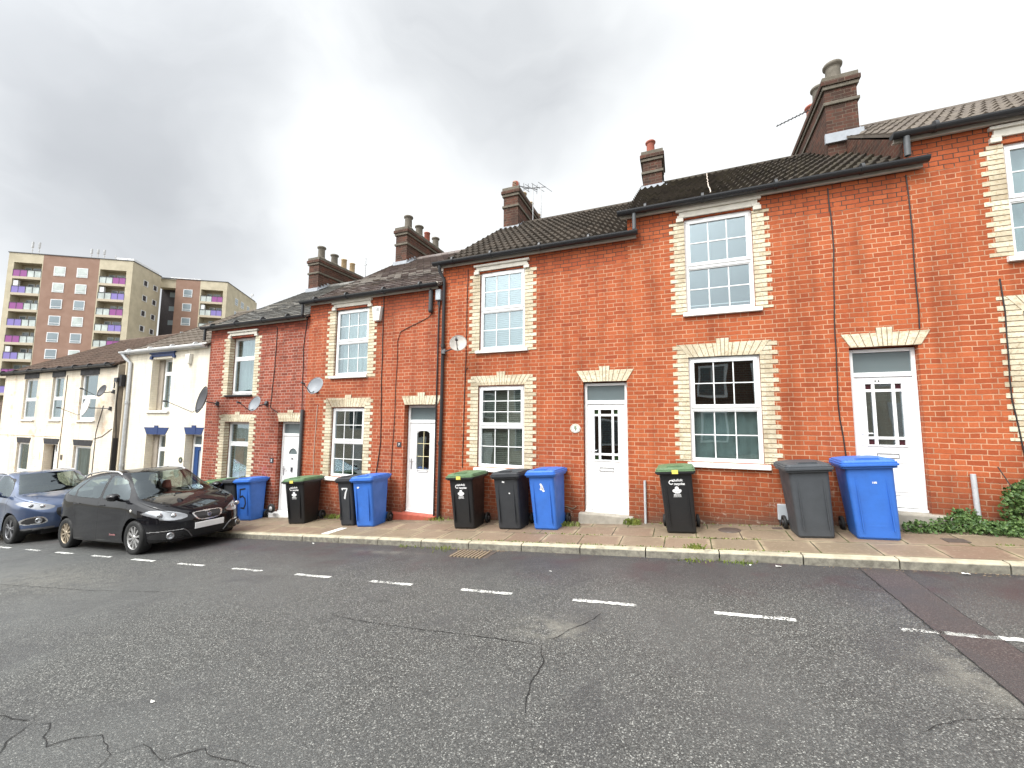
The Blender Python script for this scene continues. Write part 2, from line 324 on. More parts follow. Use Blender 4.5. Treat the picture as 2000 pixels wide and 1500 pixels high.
def pavement_mat():
    n = NT('paving_slabs'); P = n.pos(); x, y, z = n.sep(P)
    yy = n.m_('SUBTRACT', y, 6.31)
    rowh = .53; row = n.m_('FLOOR', n.m_('DIVIDE', yy, rowh)); par = n.m_('FLOORED_MODULO', row, 2)
    uu = n.m_('ADD', n.m_('ADD', x, n.m_('MULTIPLY', par, .18)), n.m_('MULTIPLY', n.noise(P, .8, 1), .03)); per = .612
    q = n.m_('FLOOR', n.m_('DIVIDE', n.m_('SUBTRACT', uu, .33), per)); t = n.m_('FLOORED_MODULO', n.m_('SUBTRACT', uu, .33), per)
    du = n.m_('MINIMUM', t, n.m_('SUBTRACT', per, t)); fv = n.m_('FLOORED_MODULO', yy, rowh); dv = n.m_('MINIMUM', fv, n.m_('SUBTRACT', rowh, fv))
    dd = n.m_('ADD', n.m_('MINIMUM', du, dv), n.m_('MULTIPLY', n.m_('SUBTRACT', n.noise(P, 14, 3), .5), .012))
    mask = n.mapr(dd, .004, .011, 1, 0); edge = n.mapr(dd, .01, .07, 1, 0)
    r = n.white(n.comb(q, row, 2.0)); c = n.ramp(r, [(0, (.185, .122, .086)), (.5, (.225, .162, .114)), (1, (.20, .155, .105))])
    c = n.mix(n.m_('MULTIPLY', edge, n.mapr(n.noise(P, 3, 3), .4, .6, 0, .7)), c, (.44, .36, .24))
    c = n.mix(n.mapr(n.noise(P, 2.2, 6, .7), .45, .68, 0, .5), c, (.15, .115, .075))
    c = n.mix(n.mapr(n.noise(P, 25, 4, .7), .55, .7, 0, .4), c, (.36, .30, .21))
    grime = n.m_('MULTIPLY', n.mapr(y, 7.05, 7.6), n.mapr(n.noise(P, 5, 5, .7), .35, .6))
    c = n.mix(n.m_('MULTIPLY', grime, .6), c, (.10, .09, .065))
    c = n.mix(mask, c, n.mix(n.mapr(n.noise(P, 2, 3), .45, .6), (.055, .045, .032), (.06, .075, .02)))
    return n.bsdf(c, .72, .35, bump=n.m_('SUBTRACT', n.m_('MULTIPLY', n.noise(P, 30, 4), .4), mask), bdist=.008, bstr=.7)
M['pavement'] = pavement_mat()
def kerb_mat():
    n = NT('kerb_concrete'); P = n.pos(); x, y, z = n.sep(P)
    g = n.noise(P, 12, 6, .7); c = n.mix(n.mapr(g, .35, .65), (.13, .12, .10), (.30, .28, .225))
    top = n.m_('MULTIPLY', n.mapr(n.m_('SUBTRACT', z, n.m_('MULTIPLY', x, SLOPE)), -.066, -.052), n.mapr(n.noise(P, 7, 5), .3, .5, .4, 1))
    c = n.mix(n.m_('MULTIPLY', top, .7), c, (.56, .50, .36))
    c = n.mix(n.mapr(n.noise(P, 2.6, 5), .5, .7, 0, .5), c, (.13, .12, .09))
    return n.bsdf(c, .8, .3, bump=g, bdist=.006)
M['kerb'] = kerb_mat()
def roadpaint():
    n = NT('worn_road_paint'); P = n.pos()
    c = n.mix(n.mapr(n.noise(P, 12, 4), .4, .7, 0, .4), (.78, .78, .74), (.45, .45, .42))
    p = n.N.new('ShaderNodeBsdfPrincipled'); n.L.new(c, p.inputs['Base Color']); p.inputs['Roughness'].default_value = .7
    tr = n.N.new('ShaderNodeBsdfTransparent'); mx = n.N.new('ShaderNodeMixShader')
    wear = n.mapr(n.m_('ADD', n.noise(P, 45, 5, .8), n.m_('MULTIPLY', n.m_('SUBTRACT', n.noise(P, 2.6, 2), .5), .35)), .46, .51)
    wear = n.m_('MAXIMUM', wear, n.mapr(n.m_('ABSOLUTE', n.m_('SUBTRACT', n.sep(P)[0], 2.0)), .17, .22, 1, 0))
    n.L.new(wear, mx.inputs[0]); n.L.new(tr.outputs[0], mx.inputs[1]); n.L.new(p.outputs[0], mx.inputs[2]); n.L.new(mx.outputs[0], n.out.inputs[0]); return n.m
M['roadpaint'] = roadpaint()
M['crack'] = paint('crack_shadow', (.012, .012, .012), .9)
M['iron'] = paint('cast_iron', (.085, .065, .055), .6, var=.6, scale=15)
def leafmat(nm, a, b):
    n = NT(nm); P = n.pos(); g = n.noise(P, 9, 3); c = n.mix(n.mapr(g, .35, .65), a, b); return n.bsdf(c, .5, .35)
M['leaf1'] = leafmat('ivy_leaf', (.035, .075, .018), (.07, .125, .03))
M['leaf2'] = leafmat('ivy_leaf_light', (.09, .15, .04), (.13, .20, .065))
M['weed'] = leafmat('weed_leaf', (.08, .12, .02), (.19, .21, .04))

# ------------------------------------------------------------------ mesh builder
class MB:
    def __init__(s): s.v = []; s.f = []; s.m = []; s.sm = []
    def add(s, vs, fs, mi=0, smooth=False):
        o = len(s.v); s.v += [tuple(v) for v in vs]
        for f in fs: s.f.append([o+i for i in f]); s.m.append(mi); s.sm.append(smooth)
        return s
    def box(s, x0, x1, y0, y1, z0, z1, mi=0):
        v = [(x, y, z) for x in (x0, x1) for y in (y0, y1) for z in (z0, z1)]
        return s.add(v, [(0, 1, 3, 2), (4, 6, 7, 5), (0, 4, 5, 1), (2, 3, 7, 6), (0, 2, 6, 4), (1, 5, 7, 3)], mi)
    def prism(s, poly, y0, y1, mi=0):     # polygon in x,z extruded in y
        n = len(poly); a = [(x, y0, z) for x, z in poly] + [(x, y1, z) for x, z in poly]
        ar = sum(poly[i][0]*poly[(i+1) % n][1]-poly[(i+1) % n][0]*poly[i][1] for i in range(n))
        f = [tuple(range(n)), tuple(range(2*n-1, n-1, -1))] + [(i, i+n, (i+1) % n+n, (i+1) % n) for i in range(n)]
        if (ar < 0): f = [tuple(reversed(k)) for k in f]
        return s.add(a, f, mi)
    def xprism(s, poly, x0, x1, mi=0):    # polygon in y,z extruded in x
        n = len(poly); a = [(x0, y, z) for y, z in poly] + [(x1, y, z) for y, z in poly]
        f = [tuple(range(n-1, -1, -1)), tuple(range(n, 2*n))] + [(i, (i+1) % n, (i+1) % n+n, i+n) for i in range(n)]
        return s.add(a, f, mi)
    def tube(s, pts, r, n=10, mi=0, cap=True, smooth=True):
        pts = [Vector(p) for p in pts]; rs = r if isinstance(r, (list, tuple)) else [r]*len(pts); rings = []
        up = Vector((.13, .07, 1))
        for i, p in enumerate(pts):
            d = (pts[min(i+1, len(pts)-1)]-pts[max(i-1, 0)]).normalized()
            a = d.cross(up); a = (d.cross(Vector((1, 0, 0))) if a.length < 1e-3 else a).normalized(); b = d.cross(a)
            rings.append([p+rs[i]*(math.cos(t)*a+math.sin(t)*b) for t in (2*math.pi*k/n for k in range(n))])
        v = [q for r_ in rings for q in r_]; f = []
        for i in range(len(pts)-1):
            for k in range(n): f.append((i*n+k, i*n+(k+1) % n, (i+1)*n+(k+1) % n, (i+1)*n+k))
        s.add(v, f, mi, smooth)
        if cap: s.add(rings[0], [tuple(range(n-1, -1, -1))], mi); s.add(rings[-1], [tuple(range(n))], mi)
        return s
    def lathe(s, prof, c, n=20, mi=0, axis='z', smooth=True):   # prof (radius, height)
        v = []; f = []
        for r, h in prof:
            for k in range(n):
                t = 2*math.pi*k/n; a, b = r*math.cos(t), r*math.sin(t)
                v.append({'z': (c[0]+a, c[1]+b, c[2]+h), 'y': (c[0]+a, c[1]+h, c[2]+b), 'x': (c[0]+h, c[1]+a, c[2]+b)}[axis])
        for i in range(len(prof)-1):
            for k in range(n):
                q = (i*n+k, i*n+(k+1) % n, (i+1)*n+(k+1) % n, (i+1)*n+k); f.append(q if axis != 'y' else tuple(reversed(q)))
        return s.add(v, f, mi, smooth)
    def build(s, name, mats, parent=None, bevel=0, loc=None):
        me = bpy.data.meshes.new(name); me.from_pydata(s.v, [], s.f)
        for m in (mats if isinstance(mats, (list, tuple)) else [mats]): me.materials.append(M[m] if isinstance(m, str) else m)
        me.polygons.foreach_set('material_index', s.m); me.polygons.foreach_set('use_smooth', s.sm); me.update()
        o = bpy.data.objects.new(name, me); COL.objects.link(o)
        if parent: o.parent = parent
        if loc: o.location = loc
        if bevel: b = o.modifiers.new('bevel', 'BEVEL'); b.width = bevel; b.segments = 2; b.limit_method = 'ANGLE'; b.angle_limit = R(35)
        return o
def tag(o, label=None, cat=None, group=None, kind=None):
    for k, v in (('label', label), ('category', cat), ('group', group), ('kind', kind)):
        if v: o[k] = v
    return o
def empty(name, loc=(0, 0, 0)):
    o = bpy.data.objects.new(name, None); COL.objects.link(o); o.location = loc; o.empty_display_size = .3; return o
def text(name, body, mat, size, parent=None, extrude=.001, bold=0.0, align='CENTER'):
    """text lying in its local xy plane, as a mesh"""
    c = bpy.data.curves.new(name, 'FONT'); c.body = body; c.size = size; c.extrude = extrude; c.offset = bold; c.align_x = align; c.align_y = 'CENTER'; c.resolution_u = 3
    t = bpy.data.objects.new(name, c); COL.objects.link(t); bpy.context.view_layer.update()
    me = bpy.data.meshes.new_from_object(t.evaluated_get(bpy.context.evaluated_depsgraph_get())); me.materials.clear(); me.materials.append(M[mat])
    bpy.data.objects.remove(t); o = bpy.data.objects.new(name, me); COL.objects.link(o)
    if parent: o.parent = parent
    return o
FACE = Matrix.Rotation(R(90), 4, 'X')       # xy plane -> facing the street (-y)

# ------------------------------------------------------------------ ground, road, pavement
def sheet(name, mat, x0, x1, y0, y1, zf, nx=1, ny=1):
    b = MB(); vs = [(x0+(x1-x0)*i/nx, y0+(y1-y0)*j/ny, 0) for j in range(ny+1) for i in range(nx+1)]
    vs = [(x, y, zf(x, y)) for x, y, _ in vs]
    fs = [(j*(nx+1)+i, j*(nx+1)+i+1, (j+1)*(nx+1)+i+1, (j+1)*(nx+1)+i) for j in range(ny) for i in range(nx)]
    o = b.add(vs, fs).build(name, mat); tag(o, kind='structure'); return o
M['earth'] = paint('rough_ground', (.12, .11, .075), .95, var=.4, scale=.4)
sheet('ground', 'earth', -500, 300, -200, 600, lambda x, y: SLOPE*max(-60, min(x, 40))-.45, 80, 4)
sheet('road', 'asphalt', -70, 30, -2.2, 6.2, lambda x, y: road_z(x, y), 50, 12)
sheet('pavement', 'pavement', -45, 22, 6.30, 9.0, lambda x, y: pav_z(x, y), 40, 2)
sheet('far_pavement', 'pavement', -70, 30, -4.6, -2.2, lambda x, y: road_z(x, -2.2)+.1, 4, 1)
b = MB(); x = .40-.92*50
while x < 18:
    w = .905; j = rnd.uniform(-.004, .004); z0, z1 = pav_z(x, 6.18), pav_z(x+w, 6.18)
    v = []
    for xx, zz in ((x, z0), (x+w, z1)):
        v += [(xx, 6.18+j, zz-.3), (xx, 6.175+j, zz-.02), (xx, 6.195+j, zz+.002), (xx, 6.30, zz+.004), (xx, 6.30, zz-.3)]
    b.add(v, [(0, 1, 6, 5), (1, 2, 7, 6), (2, 3, 8, 7), (3, 4, 9, 8), (4, 3, 2, 1, 0), (5, 6, 7, 8, 9)]); x += .92
tag(b.build('kerb', 'kerb'), kind='structure')
b = MB(); b.add([(x, y, pav_z(x, 6.2)-.03+dz) for x, y, dz in ((-45, 6.19, 0), (20, 6.19, 0), (20, 6.31, 0), (-45, 6.31, 0))], [(0, 1, 2, 3)])
tag(b.build('kerb_bedding', 'crack'), kind='structure')
# dashes marking the parking bays
for k in range(-14, 4):
    x0 = .22+1.335*(k) if k < 1 else 1.575+1.335*(k-1); x1 = x0+.64
    if k == 1: x1 = 2.32
    y0 = 4.42 + (.006*abs(min(0, k)))*1.6
    b = MB(); pts = []
    n = 24; e0 = [y0-.033+rnd.uniform(-.009, .007) for _ in range(n+1)]; e1 = [y0+.033+rnd.uniform(-.006, .006) for _ in range(n+1)]
    v = []
    for i in range(n+1):
        x = x0+(x1-x0)*i/n; v += [(x, e0[i], road_z(x, e0[i])+.004), (x, e1[i], road_z(x, e1[i])+.004)]
    b.add(v, [(2*i, 2*i+2, 2*i+3, 2*i+1) for i in range(n)])
    tag(b.build('road_marking', 'roadpaint'), kind='structure')
# trench reinstatement strip across the road
L_ = [(1.85, 6.17), (1.80, 4.54), (1.775, 3.48), (1.74, 2.2), (1.70, 0), (1.68, -2.1)]; R_ = [(2.22, 6.17), (2.16, 4.99), (2.16, 4.2), (2.14, 2.2), (2.12, 0), (2.10, -2.1)]
b = MB(); v = []
for a, c in zip(L_, R_): v += [(a[0], a[1], road_z(*a)+.004), (c[0], c[1], road_z(*c)+.004)]
b.add(v, [(2*i, 2*i+2, 2*i+3, 2*i+1) for i in range(len(L_)-1)]); tag(b.build('road_patch', 'patch'), kind='structure')
def crack(pts, w, name='road_crack'):
    P = []
    for (a, c) in zip(pts[:-1], pts[1:]):
        n = max(2, int(math.dist(a, c)/.05))
        for i in range(n): P.append((a[0]+(c[0]-a[0])*i/n+rnd.uniform(-.009, .009), a[1]+(c[1]-a[1])*i/n+rnd.uniform(-.009, .009)))
    P.append(pts[-1]); v = []
    for i, p in enumerate(P):
        q = P[min(i+1, len(P)-1)]; o = P[max(i-1, 0)]; d = Vector((q[0]-o[0], q[1]-o[1])); d = d.normalized() if d.length else Vector((1, 0))
        ww = w*.62*rnd.uniform(.3, 1.2)*min(1, (i+.6)/4, (len(P)-i)/4); nx, ny = -d.y*ww, d.x*ww
        for s in (-1, 1): x, y = p[0]+s*nx, p[1]+s*ny; v.append((x, y, road_z(x, y)+.005))
    b = MB(); b.add(v, [(2*i, 2*i+2, 2*i+3, 2*i+1) for i in range(len(P)-1)]); tag(b.build(name, 'crack'), kind='structure')
crack([(-3.43, 3.45), (-3.07, 3.41), (-2.43, 3.39), (-1.98, 3.41), (-1.52, 3.41), (-1.13, 3.41), (-1.09, 3.28), (-1.03, 3.21), (-1.02, 3.06), (-1.02, 2.86), (-.99, 2.7), (-.93, 2.52)], .007)
crack([(-1.13, 3.41), (-1.11, 3.52), (-1.04, 3.56), (-.98, 3.73), (-.82, 3.97), (-.76, 4.19)], .006)
crack([(-4.6, 1.45), (-4.28, 1.49), (-4.08, 1.51), (-4.13, 1.57)], .007)
crack([(-4.12, 1.56), (-4.0, 1.48), (-3.91, 1.35), (-3.79, 1.3), (-3.7, 1.2)], .006)
crack([(-4.02, 1.5), (-3.89, 1.55), (-3.74, 1.46), (-3.59, 1.42), (-3.53, 1.51), (-3.38, 1.59), (-3.23, 1.54), (-3.1, 1.51), (-3.02, 1.40)], .006)
crack([(-3.1, 1.51), (-3.02, 1.62), (-2.89, 1.6), (-2.75, 1.57), (-2.7, 1.63), (-2.61, 1.72), (-2.51, 1.68), (-2.36, 1.70), (-2.17, 1.71)], .005)
crack([(p[0]-.006, p[1]) for p in L_], .007); crack([(p[0]+.004, p[1]) for p in R_], .004)
crack([(-11, 2.9), (-9, 3.1), (-7.5, 3.25), (-6.1, 3.5)], .006)
crack([(1.1, 3.0), (1.35, 3.2), (1.62, 3.3), (2.4, 3.45)], .004)
# drain grate
root = empty('drain_grate', (-3.08, 5.86, road_z(-3.08, 5.86)))
tag(root, 'rusty slotted road drain cover in the gutter beside the kerb', 'drain')
b = MB(); b.box(-.34, .34, -.22, .22, -.02, .003)
b.build('frame', 'iron', root)
b = MB()
for k in range(9): b.prism([(-.27+k*.062, 0), (-.24+k*.062, 0), (-.24+k*.062, .02), (-.27+k*.062, .02)], -.17, .17)
b.build('bars', 'mortar_dark', root)
root.rotation_euler = (0, -math.atan(SLOPE), R(-2))
# things let into the pavement
for nm, lab, cat, x, y, w, d_, mt in (('inspection_cover', 'small square rusty metal cover in the pavement left of the ivy', 'cover', 3.12, 7.06, .22, .18, 'iron'),
      ('stopcock_cover', 'tiny black water stopcock cover in pale concrete near the grey bin', 'cover', 1.28, 7.50, .13, .10, 'iron'),
      ('coal_hole_cover', 'round dark plate lying on the pavement beside the lone green-lidded bin', 'cover', .62, 7.33, .0, .0, 'iron'),
      ('floor_tile', 'pale narrow slab set across the pavement in front of the worn grey number 7 bin', 'slab', -6.55, 6.58, .18, .50, 'box_white')):
    z = pav_z(x, y); b = MB()
    if w: b.box(-w/2, w/2, -d_/2, d_/2, -.01, .006)
    else: b.lathe([(0, .008), (.15, .008), (.16, 0), (.16, -.01)], (0, 0, 0), 20)
    o = b.build(nm, mt, loc=(x, y, z)); o.rotation_euler = (0, -math.atan(SLOPE), 0); tag(o, lab, cat)

# ------------------------------------------------------------------ parts of houses
def flat_arch(parent, xl, xr, zb, zt, flare, kw=.2, kh=.075, mat='quoin', y=D, key=True, name='lintel'):
    b = MB(); n = max(7, int((xr-xl)/.085)); n += (n+1) % 2
    if mat != 'quoin': n = 1
    if mat == 'quoin':
        b.prism([(xl, zb), (xr, zb), (xr+flare, zt), (xl-flare, zt)], y-.004, y+.05, 1)
    g = .006 if n > 1 else 0
    for i in range(n):
        a0, a1 = i/n, (i+1)/n
        bl, br = xl+(xr-xl)*a0+g, xl+(xr-xl)*a1-g; tl, tr = xl-flare+(xr-xl+2*flare)*a0+g, xl-flare+(xr-xl+2*flare)*a1-g
        b.prism([(bl, zb+.002), (br, zb+.002), (tr, zt-.002), (tl, zt-.002)], y-.010, y+.02, 0)
    if key:
        xm = (xl+xr)/2; k = 3 if n > 1 else 1
        if k == 3: b.prism([(xm-kw*.40, zb+.003), (xm+kw*.40, zb+.003), (xm+kw/2, zt+kh), (xm-kw/2, zt+kh)], y-.012, y+.02, 1)
        for i in range(k):
            c0, c1 = -1+2*i/k, -1+2*(i+1)/k
            b.prism([(xm+c0*kw*.40+g, zb+.004), (xm+c1*kw*.40-g, zb+.004), (xm+c1*kw/2-g, zt+kh-.002), (xm+c0*kw/2+g, zt+kh-.002)], y-.016, y+.02, 0)
    return b.build(name, [mat, 'mortar_dark'], parent)
def quoins(parent, x, side, z0, z1, long=.25, short=.175, ztop=None, flare=0, y=D, reveal=0):
    """alternating yellow bricks beside an opening edge at x; side -1 left, +1 right"""
    b = MB(); k = 0; z = math.floor(z0/.075)*.075
    while z < z1-.01:
        w = long if k % 2 == 0 else short; za, zb = max(z, z0)+.0065, min(z+.075, z1)-.0065
        i0 = i1 = 0.0
        if ztop is not None and z+.01 > ztop:   # beside the sloping end of the flat arch
            i0 = flare*(za-ztop)/(z1-ztop); i1 = flare*(zb-ztop)/(z1-ztop)
        if w > i1+.02 and zb > za:
            P = [(x+side*i0, za), (x+side*w, za), (x+side*w, zb), (x+side*i1, zb)]
            b.prism(P, y-.008+rnd.uniform(-.002, .002), y+.02, 0)
            b.prism([(x+side*i0, za-.006), (x+side*(w-.004), za-.006), (x+side*(w-.004), zb+.006), (x+side*i1, zb+.006)], y-.003, y+.02, 1)
            if reveal: b.box(min(x, x-side*.006), max(x, x-side*.006), y-.006, y+reveal, za, zb, 0)
        z += .075; k += 1
    return b.build('quoin', ['quoin', 'mortar_dark'], parent)
def window(parent, x0, x1, z0, z1, rec=.05, style='bars', grid=((3, 2), (3, 2)), split=.5, y=D, inside='curtain', vent=True, sill=None, label=None, half=None):
    """casement imitating sashes; x0..x1, z0..z1 is the frame"""
    yf = y+rec; fw = .045; b = MB(); zm = z0+(z1-z0)*(1-split)
    b.box(x0, x1, yf, yf+.07, z1-fw, z1); b.box(x0, x1, yf, yf+.07, z0, z0+fw)
    b.box(x0, x0+fw, yf+.001, yf+.07, z0+fw, z1-fw); b.box(x1-fw, x1, yf+.001, yf+.07, z0+fw, z1-fw)
    b.box(x0+fw, x1-fw, yf+.001, yf+.07, zm-.03, zm+.03)
    w = b.build('window', 'upvc', parent, bevel=.004)
    if label: w['label'] = label
    for i, (a, c) in enumerate(((zm+.03, z1-fw), (z0+fw, zm-.03))):
        opens = (i == 0) == (style in ('bars', 'top')); s = .045 if opens else .018
        X0, X1, A, C = x0+fw, x1-fw, a, c; yo = yf-(.012 if opens else -.012); b = MB()
        if opens:  # the opening light stands proud of the frame
            X0 -= .012; X1 += .012; A -= .012; C += .012
        b.box(X0, X1, yo, yo+.055, A, A+s+(.012 if opens else 0)); b.box(X0, X1, yo, yo+.055, C-s-(.012 if opens else 0), C)
        e = .012 if opens else 0
        b.box(X0, X0+s+e, yo+.001, yo+.054, A+s+e, C-s-e); b.box(X1-s-e, X1, yo+.001, yo+.054, A+s+e, C-s-e)
        b.build('sash', 'upvc', w, bevel=.004)
        gx0, gx1, gz0, gz1 = X0+s+e, X1-s-e, A+s+e, C-s-e
        p = MB(); p.box(gx0-.004, gx1+.004, yo+.026, yo+.032, gz0-.004, gz1+.004); p.build('pane', 'glass', w)
        nx, nz = grid[i]
        if nx*nz > 1:
            g = MB()
            for k in range(1, nx): xx = gx0+(gx1-gx0)*k/nx; g.box(xx-.0085, xx+.0085, yo+.017, yo+.025, gz0, gz1)
            for k in range(1, nz): zz = gz0+(gz1-gz0)*k/nz; g.box(gx0, gx1, yo+.016, yo+.0248, zz-.0085, zz+.0085)
            g.build('glazing_bars', 'upvc', w)
    if vent: v = MB(); xc = (x0+x1)/2; v.box(xc-.22, xc+.22, yf-.012, yf, z1-.036, z1-.012); v.build('trickle_vent', 'upvc', w, bevel=.003)
    if sill:
        sx0, sx1, sh, sm = sill; v = MB(); v.xprism([(y-.06, z0-sh), (y+rec+.02, z0-sh), (y+rec+.02, z0+.0), (y-.02, z0-.012), (y-.06, z0-.02)], sx0, sx1); v.build('sill', sm, w, bevel=.006)
    # what hangs behind the glass
    yi = yf+.16; c = MB()
    if inside == 'blind':
        k = z0
        while k < z1: c.add([(x0+.03, yi-.08, k), (x1-.03, yi-.08, k), (x1-.03, yi-.065, k+.034), (x0+.03, yi-.065, k+.034)], [(0, 1, 2, 3)]); k += .04
        c.build('venetian_blind', 'blind_pale' if half != 'dark' else 'blind_dim', w)
    elif inside in ('curtain', 'drapes'):
        za = z0 if half is None else z0+(z1-z0)*half
        spans = [(x0, x1)] if inside == 'curtain' else [(x0, x0+(x1-x0)*.34), (x1-(x1-x0)*.30, x1)]
        for s0, s1 in spans:
            o = len(c.v); n = 28; vs = []
            for i in range(n+1): xx = s0+(s1-s0)*i/n; yy = yi+.02*math.sin(i*1.35); vs += [(xx, yy, za), (xx, yy, z1)]
            c.add(vs, [(2*i, 2*i+2, 2*i+3, 2*i+1) for i in range(n)], 0, True)
        c.build('curtain', 'curtain' if inside == 'curtain' else 'drapes', w)
    return w
M['blind_pale'] = paint('pale_blind', (.50, .54, .54), .7)
M['blind_dim'] = paint('beige_blind', (.40, .37, .30), .7)

def door(parent, kind, x0, x1, z0, z1, rec, ztr, y=D):
    """frame + leaf + top light. z0 threshold, ztr centre of the transom"""
    yf = y+rec; fw = .05; fr = MB()
    fr.box(x0, x0+fw, yf, yf+.07, z0, z1); fr.box(x1-fw, x1, yf, yf+.07, z0, z1); fr.box(x0+fw, x1-fw, yf+.001, yf+.07, z1-fw, z1)
    fr.box(x0+fw, x1-fw, yf+.001, yf+.07, ztr-.035, ztr+.035); fr.box(x0-.0, x1+.0, yf-.03, yf+.06, z0-.04, z0+.0)
    leafm = 'navy_door' if kind == 'blue' else 'upvc'
    lx0, lx1, lz0, lz1 = x0+fw, x1-fw, z0+.01, ztr-.04; yl = yf+.018
    # leaf with a cut-out for its glazing
    W_ = lx1-lx0; H_ = lz1-lz0; cx = (lx0+lx1)/2
    G = {'nine': (cx-.215, cx+.215, lz0+.47*H_, lz1-.10), 'arch': (cx-.17, cx+.17, lz0+.47*H_, lz1-.17), 'fan': (cx-.15, cx+.15, lz1-.46, lz1-.31), 'blue': (cx-.11, cx+.11, lz0+.12*H_, lz1-.1)}[kind]
    gx0, gx1, gz0, gz1 = G; lf = MB()
    lf.box(lx0, gx0, yl, yl+.045, lz0, lz1); lf.box(gx1, lx1, yl, yl+.045, lz0, lz1); lf.box(gx0, gx1, yl, yl+.045, lz0, gz0); lf.box(gx0, gx1, yl, yl+.045, gz1, lz1)
    d = lf.build('door', leafm, parent)
    fr.build('door_frame', 'upvc', d, bevel=.005)
    p = MB(); p.box(x0+fw, x1-fw, yf+.03, yf+.036, ztr+.035, z1-fw); p.build('fanlight', 'glass_frosted', d)
    p = MB(); p.box(gx0, gx1, yl+.02, yl+.026, gz0, gz1); p.build('pane', 'glass' if kind not in ('fan', 'blue') else ('glass_frosted' if kind == 'fan' else 'box_grey'), d)
    def mould(mb, a0, a1, c0, c1, t=.012, dp=.010, cham=0):
        for q in ((a0, a1, c0, c0+t), (a0, a1, c1-t, c1)): mb.box(q[0], q[1], yl-dp, yl+.002, q[2], q[3])
        for q in ((a0, a0+t, c0+t, c1-t), (a1-t, a1, c0+t, c1-t)): mb.box(q[0], q[1], yl-dp, yl+.002, q[2], q[3])
    mo = MB(); sh = MB()
    if kind == 'nine':
        mould(mo, gx0-.025, gx1+.025, gz0-.025, gz1+.025, .025, .012)
        xs = (gx0+.095, gx1-.095); zs = (gz0+.10, gz1-.10)
        for xx in xs: mo.box(xx-.02, xx+.02, yl-.006, yl+.018, gz0, gz1)
        for zz in zs: mo.box(gx0, gx1, yl-.0065, yl+.0175, zz-.02, zz+.02)
        for (a, c) in ((gx0, xs[0]), (xs[1], gx1)):
            for (e, f) in ((gz0, zs[0]), (zs[1], gz1)): st = MB(); st.box(a, c, yl+.014, yl+.0195, e, f); st.build('stained_glass', 'glass_red' if x0 > 0 else 'glass_green', d)
        mould(mo, cx-.24, cx+.24, lz0+.17, lz0+.64, .008, .007); mould(mo, cx-.20, cx+.20, lz0+.22, lz0+.59, .008, .007)
    if kind == 'arch':
        mould(mo, gx0-.02, gx1+.02, gz0-.02, gz1+.02, .02, .012)
        cm = MB()
        for k in (.5,): cm.box(gx0+(gx1-gx0)*k-.006, gx0+(gx1-gx0)*k+.006, yl+.012, yl+.0195, gz0, gz1)
        for k in (1/3, 2/3): cm.box(gx0, gx1, yl+.0125, yl+.0192, gz0+(gz1-gz0)*k-.006, gz0+(gz1-gz0)*k+.006)
        cm.build('glazing_bars', 'yellow_pale', d)
        n = 8   # spandrels shaping the arched head
        for s in (-1, 1):
            pts = [(cx+s*.17, gz1)]+[(cx+s*.17*math.cos(t), gz1-.07+.07*math.sin(t)) for t in [math.pi/2*i/n for i in range(n+1)]]
            if s > 0: pts = list(reversed(pts))
            mo.prism(list(reversed(pts)), yl+.001, yl+.019)
        mould(mo, cx-.19, cx+.19, lz0+.30, lz0+.72, .010, .008); mould(mo, cx-.15, cx+.15, lz0+.36, lz0+.66, .008, .007)
    if kind == 'fan':
        n = 10; R1 = .15
        for s in (-1, 1):
            pts = [(cx+s*R1, gz1)]+[(cx+s*R1*math.cos(t), gz0+.15*math.sin(t)) for t in [math.pi/2*i/n for i in range(n+1)]]
            mo.prism(pts, yl+.0005, yl+.019)
        mould(mo, cx-.23, cx+.23, gz0-.06, lz1-.09, .010, .008); mould(mo, cx-.19, cx-.03, lz0+.25, gz0-.12, .009, .007); mould(mo, cx+.03, cx+.19, lz0+.25, gz0-.12, .009, .007)
        bx = MB(); bx.box(cx-.03, cx+.03, yl-.02, yl, gz0-.44, gz0-.33); bx.build('letterbox', 'metal_dark', d)
        kn = MB(); kn.lathe([(.012, -.02), (.03, -.018), (.03, 0)], (cx, yl, gz0-.10), 12, axis='y'); kn.build('knocker', 'metal', d)
    if kind == 'blue': mould(mo, gx0-.02, gx1+.02, gz0-.02, gz1+.02, .02, .012)
    mo.build('mouldings', leafm, d, bevel=.002)
    # thin grey strips beside the leaf, shade of the gap put into colour
    sh.box(lx0-.004, lx0, yl-.001, yl+.03, lz0, lz1); sh.box(lx1, lx1+.004, yl-.001, yl+.03, lz0, lz1); sh.build('door_gap_shade', 'upvc_line', d)
    if kind in ('nine', 'arch'):
        zl = lz0+.92*(.80 if kind == 'nine' else .95); lb = MB(); mould(lb, cx-.13, cx+.13, zl-.035, zl+.035, .008, .012); lb.build('letterbox', 'metal', d)
    h = MB(); hx = lx0+.055 if kind != 'blue' else lx1-.05; hz = lz0+.53*H_
    h.box(hx-.015, hx+.015, yl-.010, yl, hz-.12, hz+.11); h.tube([(hx, yl-.01, hz+.05), (hx, yl-.05, hz+.05), (hx+(.12 if kind != 'blue' else -.1), yl-.05, hz+.052)], .009, 8)
    h.build('handle', 'upvc' if kind == 'nine' else 'metal', d)
    return d
M['yellow_pale'] = paint('cream_glazing_strip', (.70, .62, .36), .5)

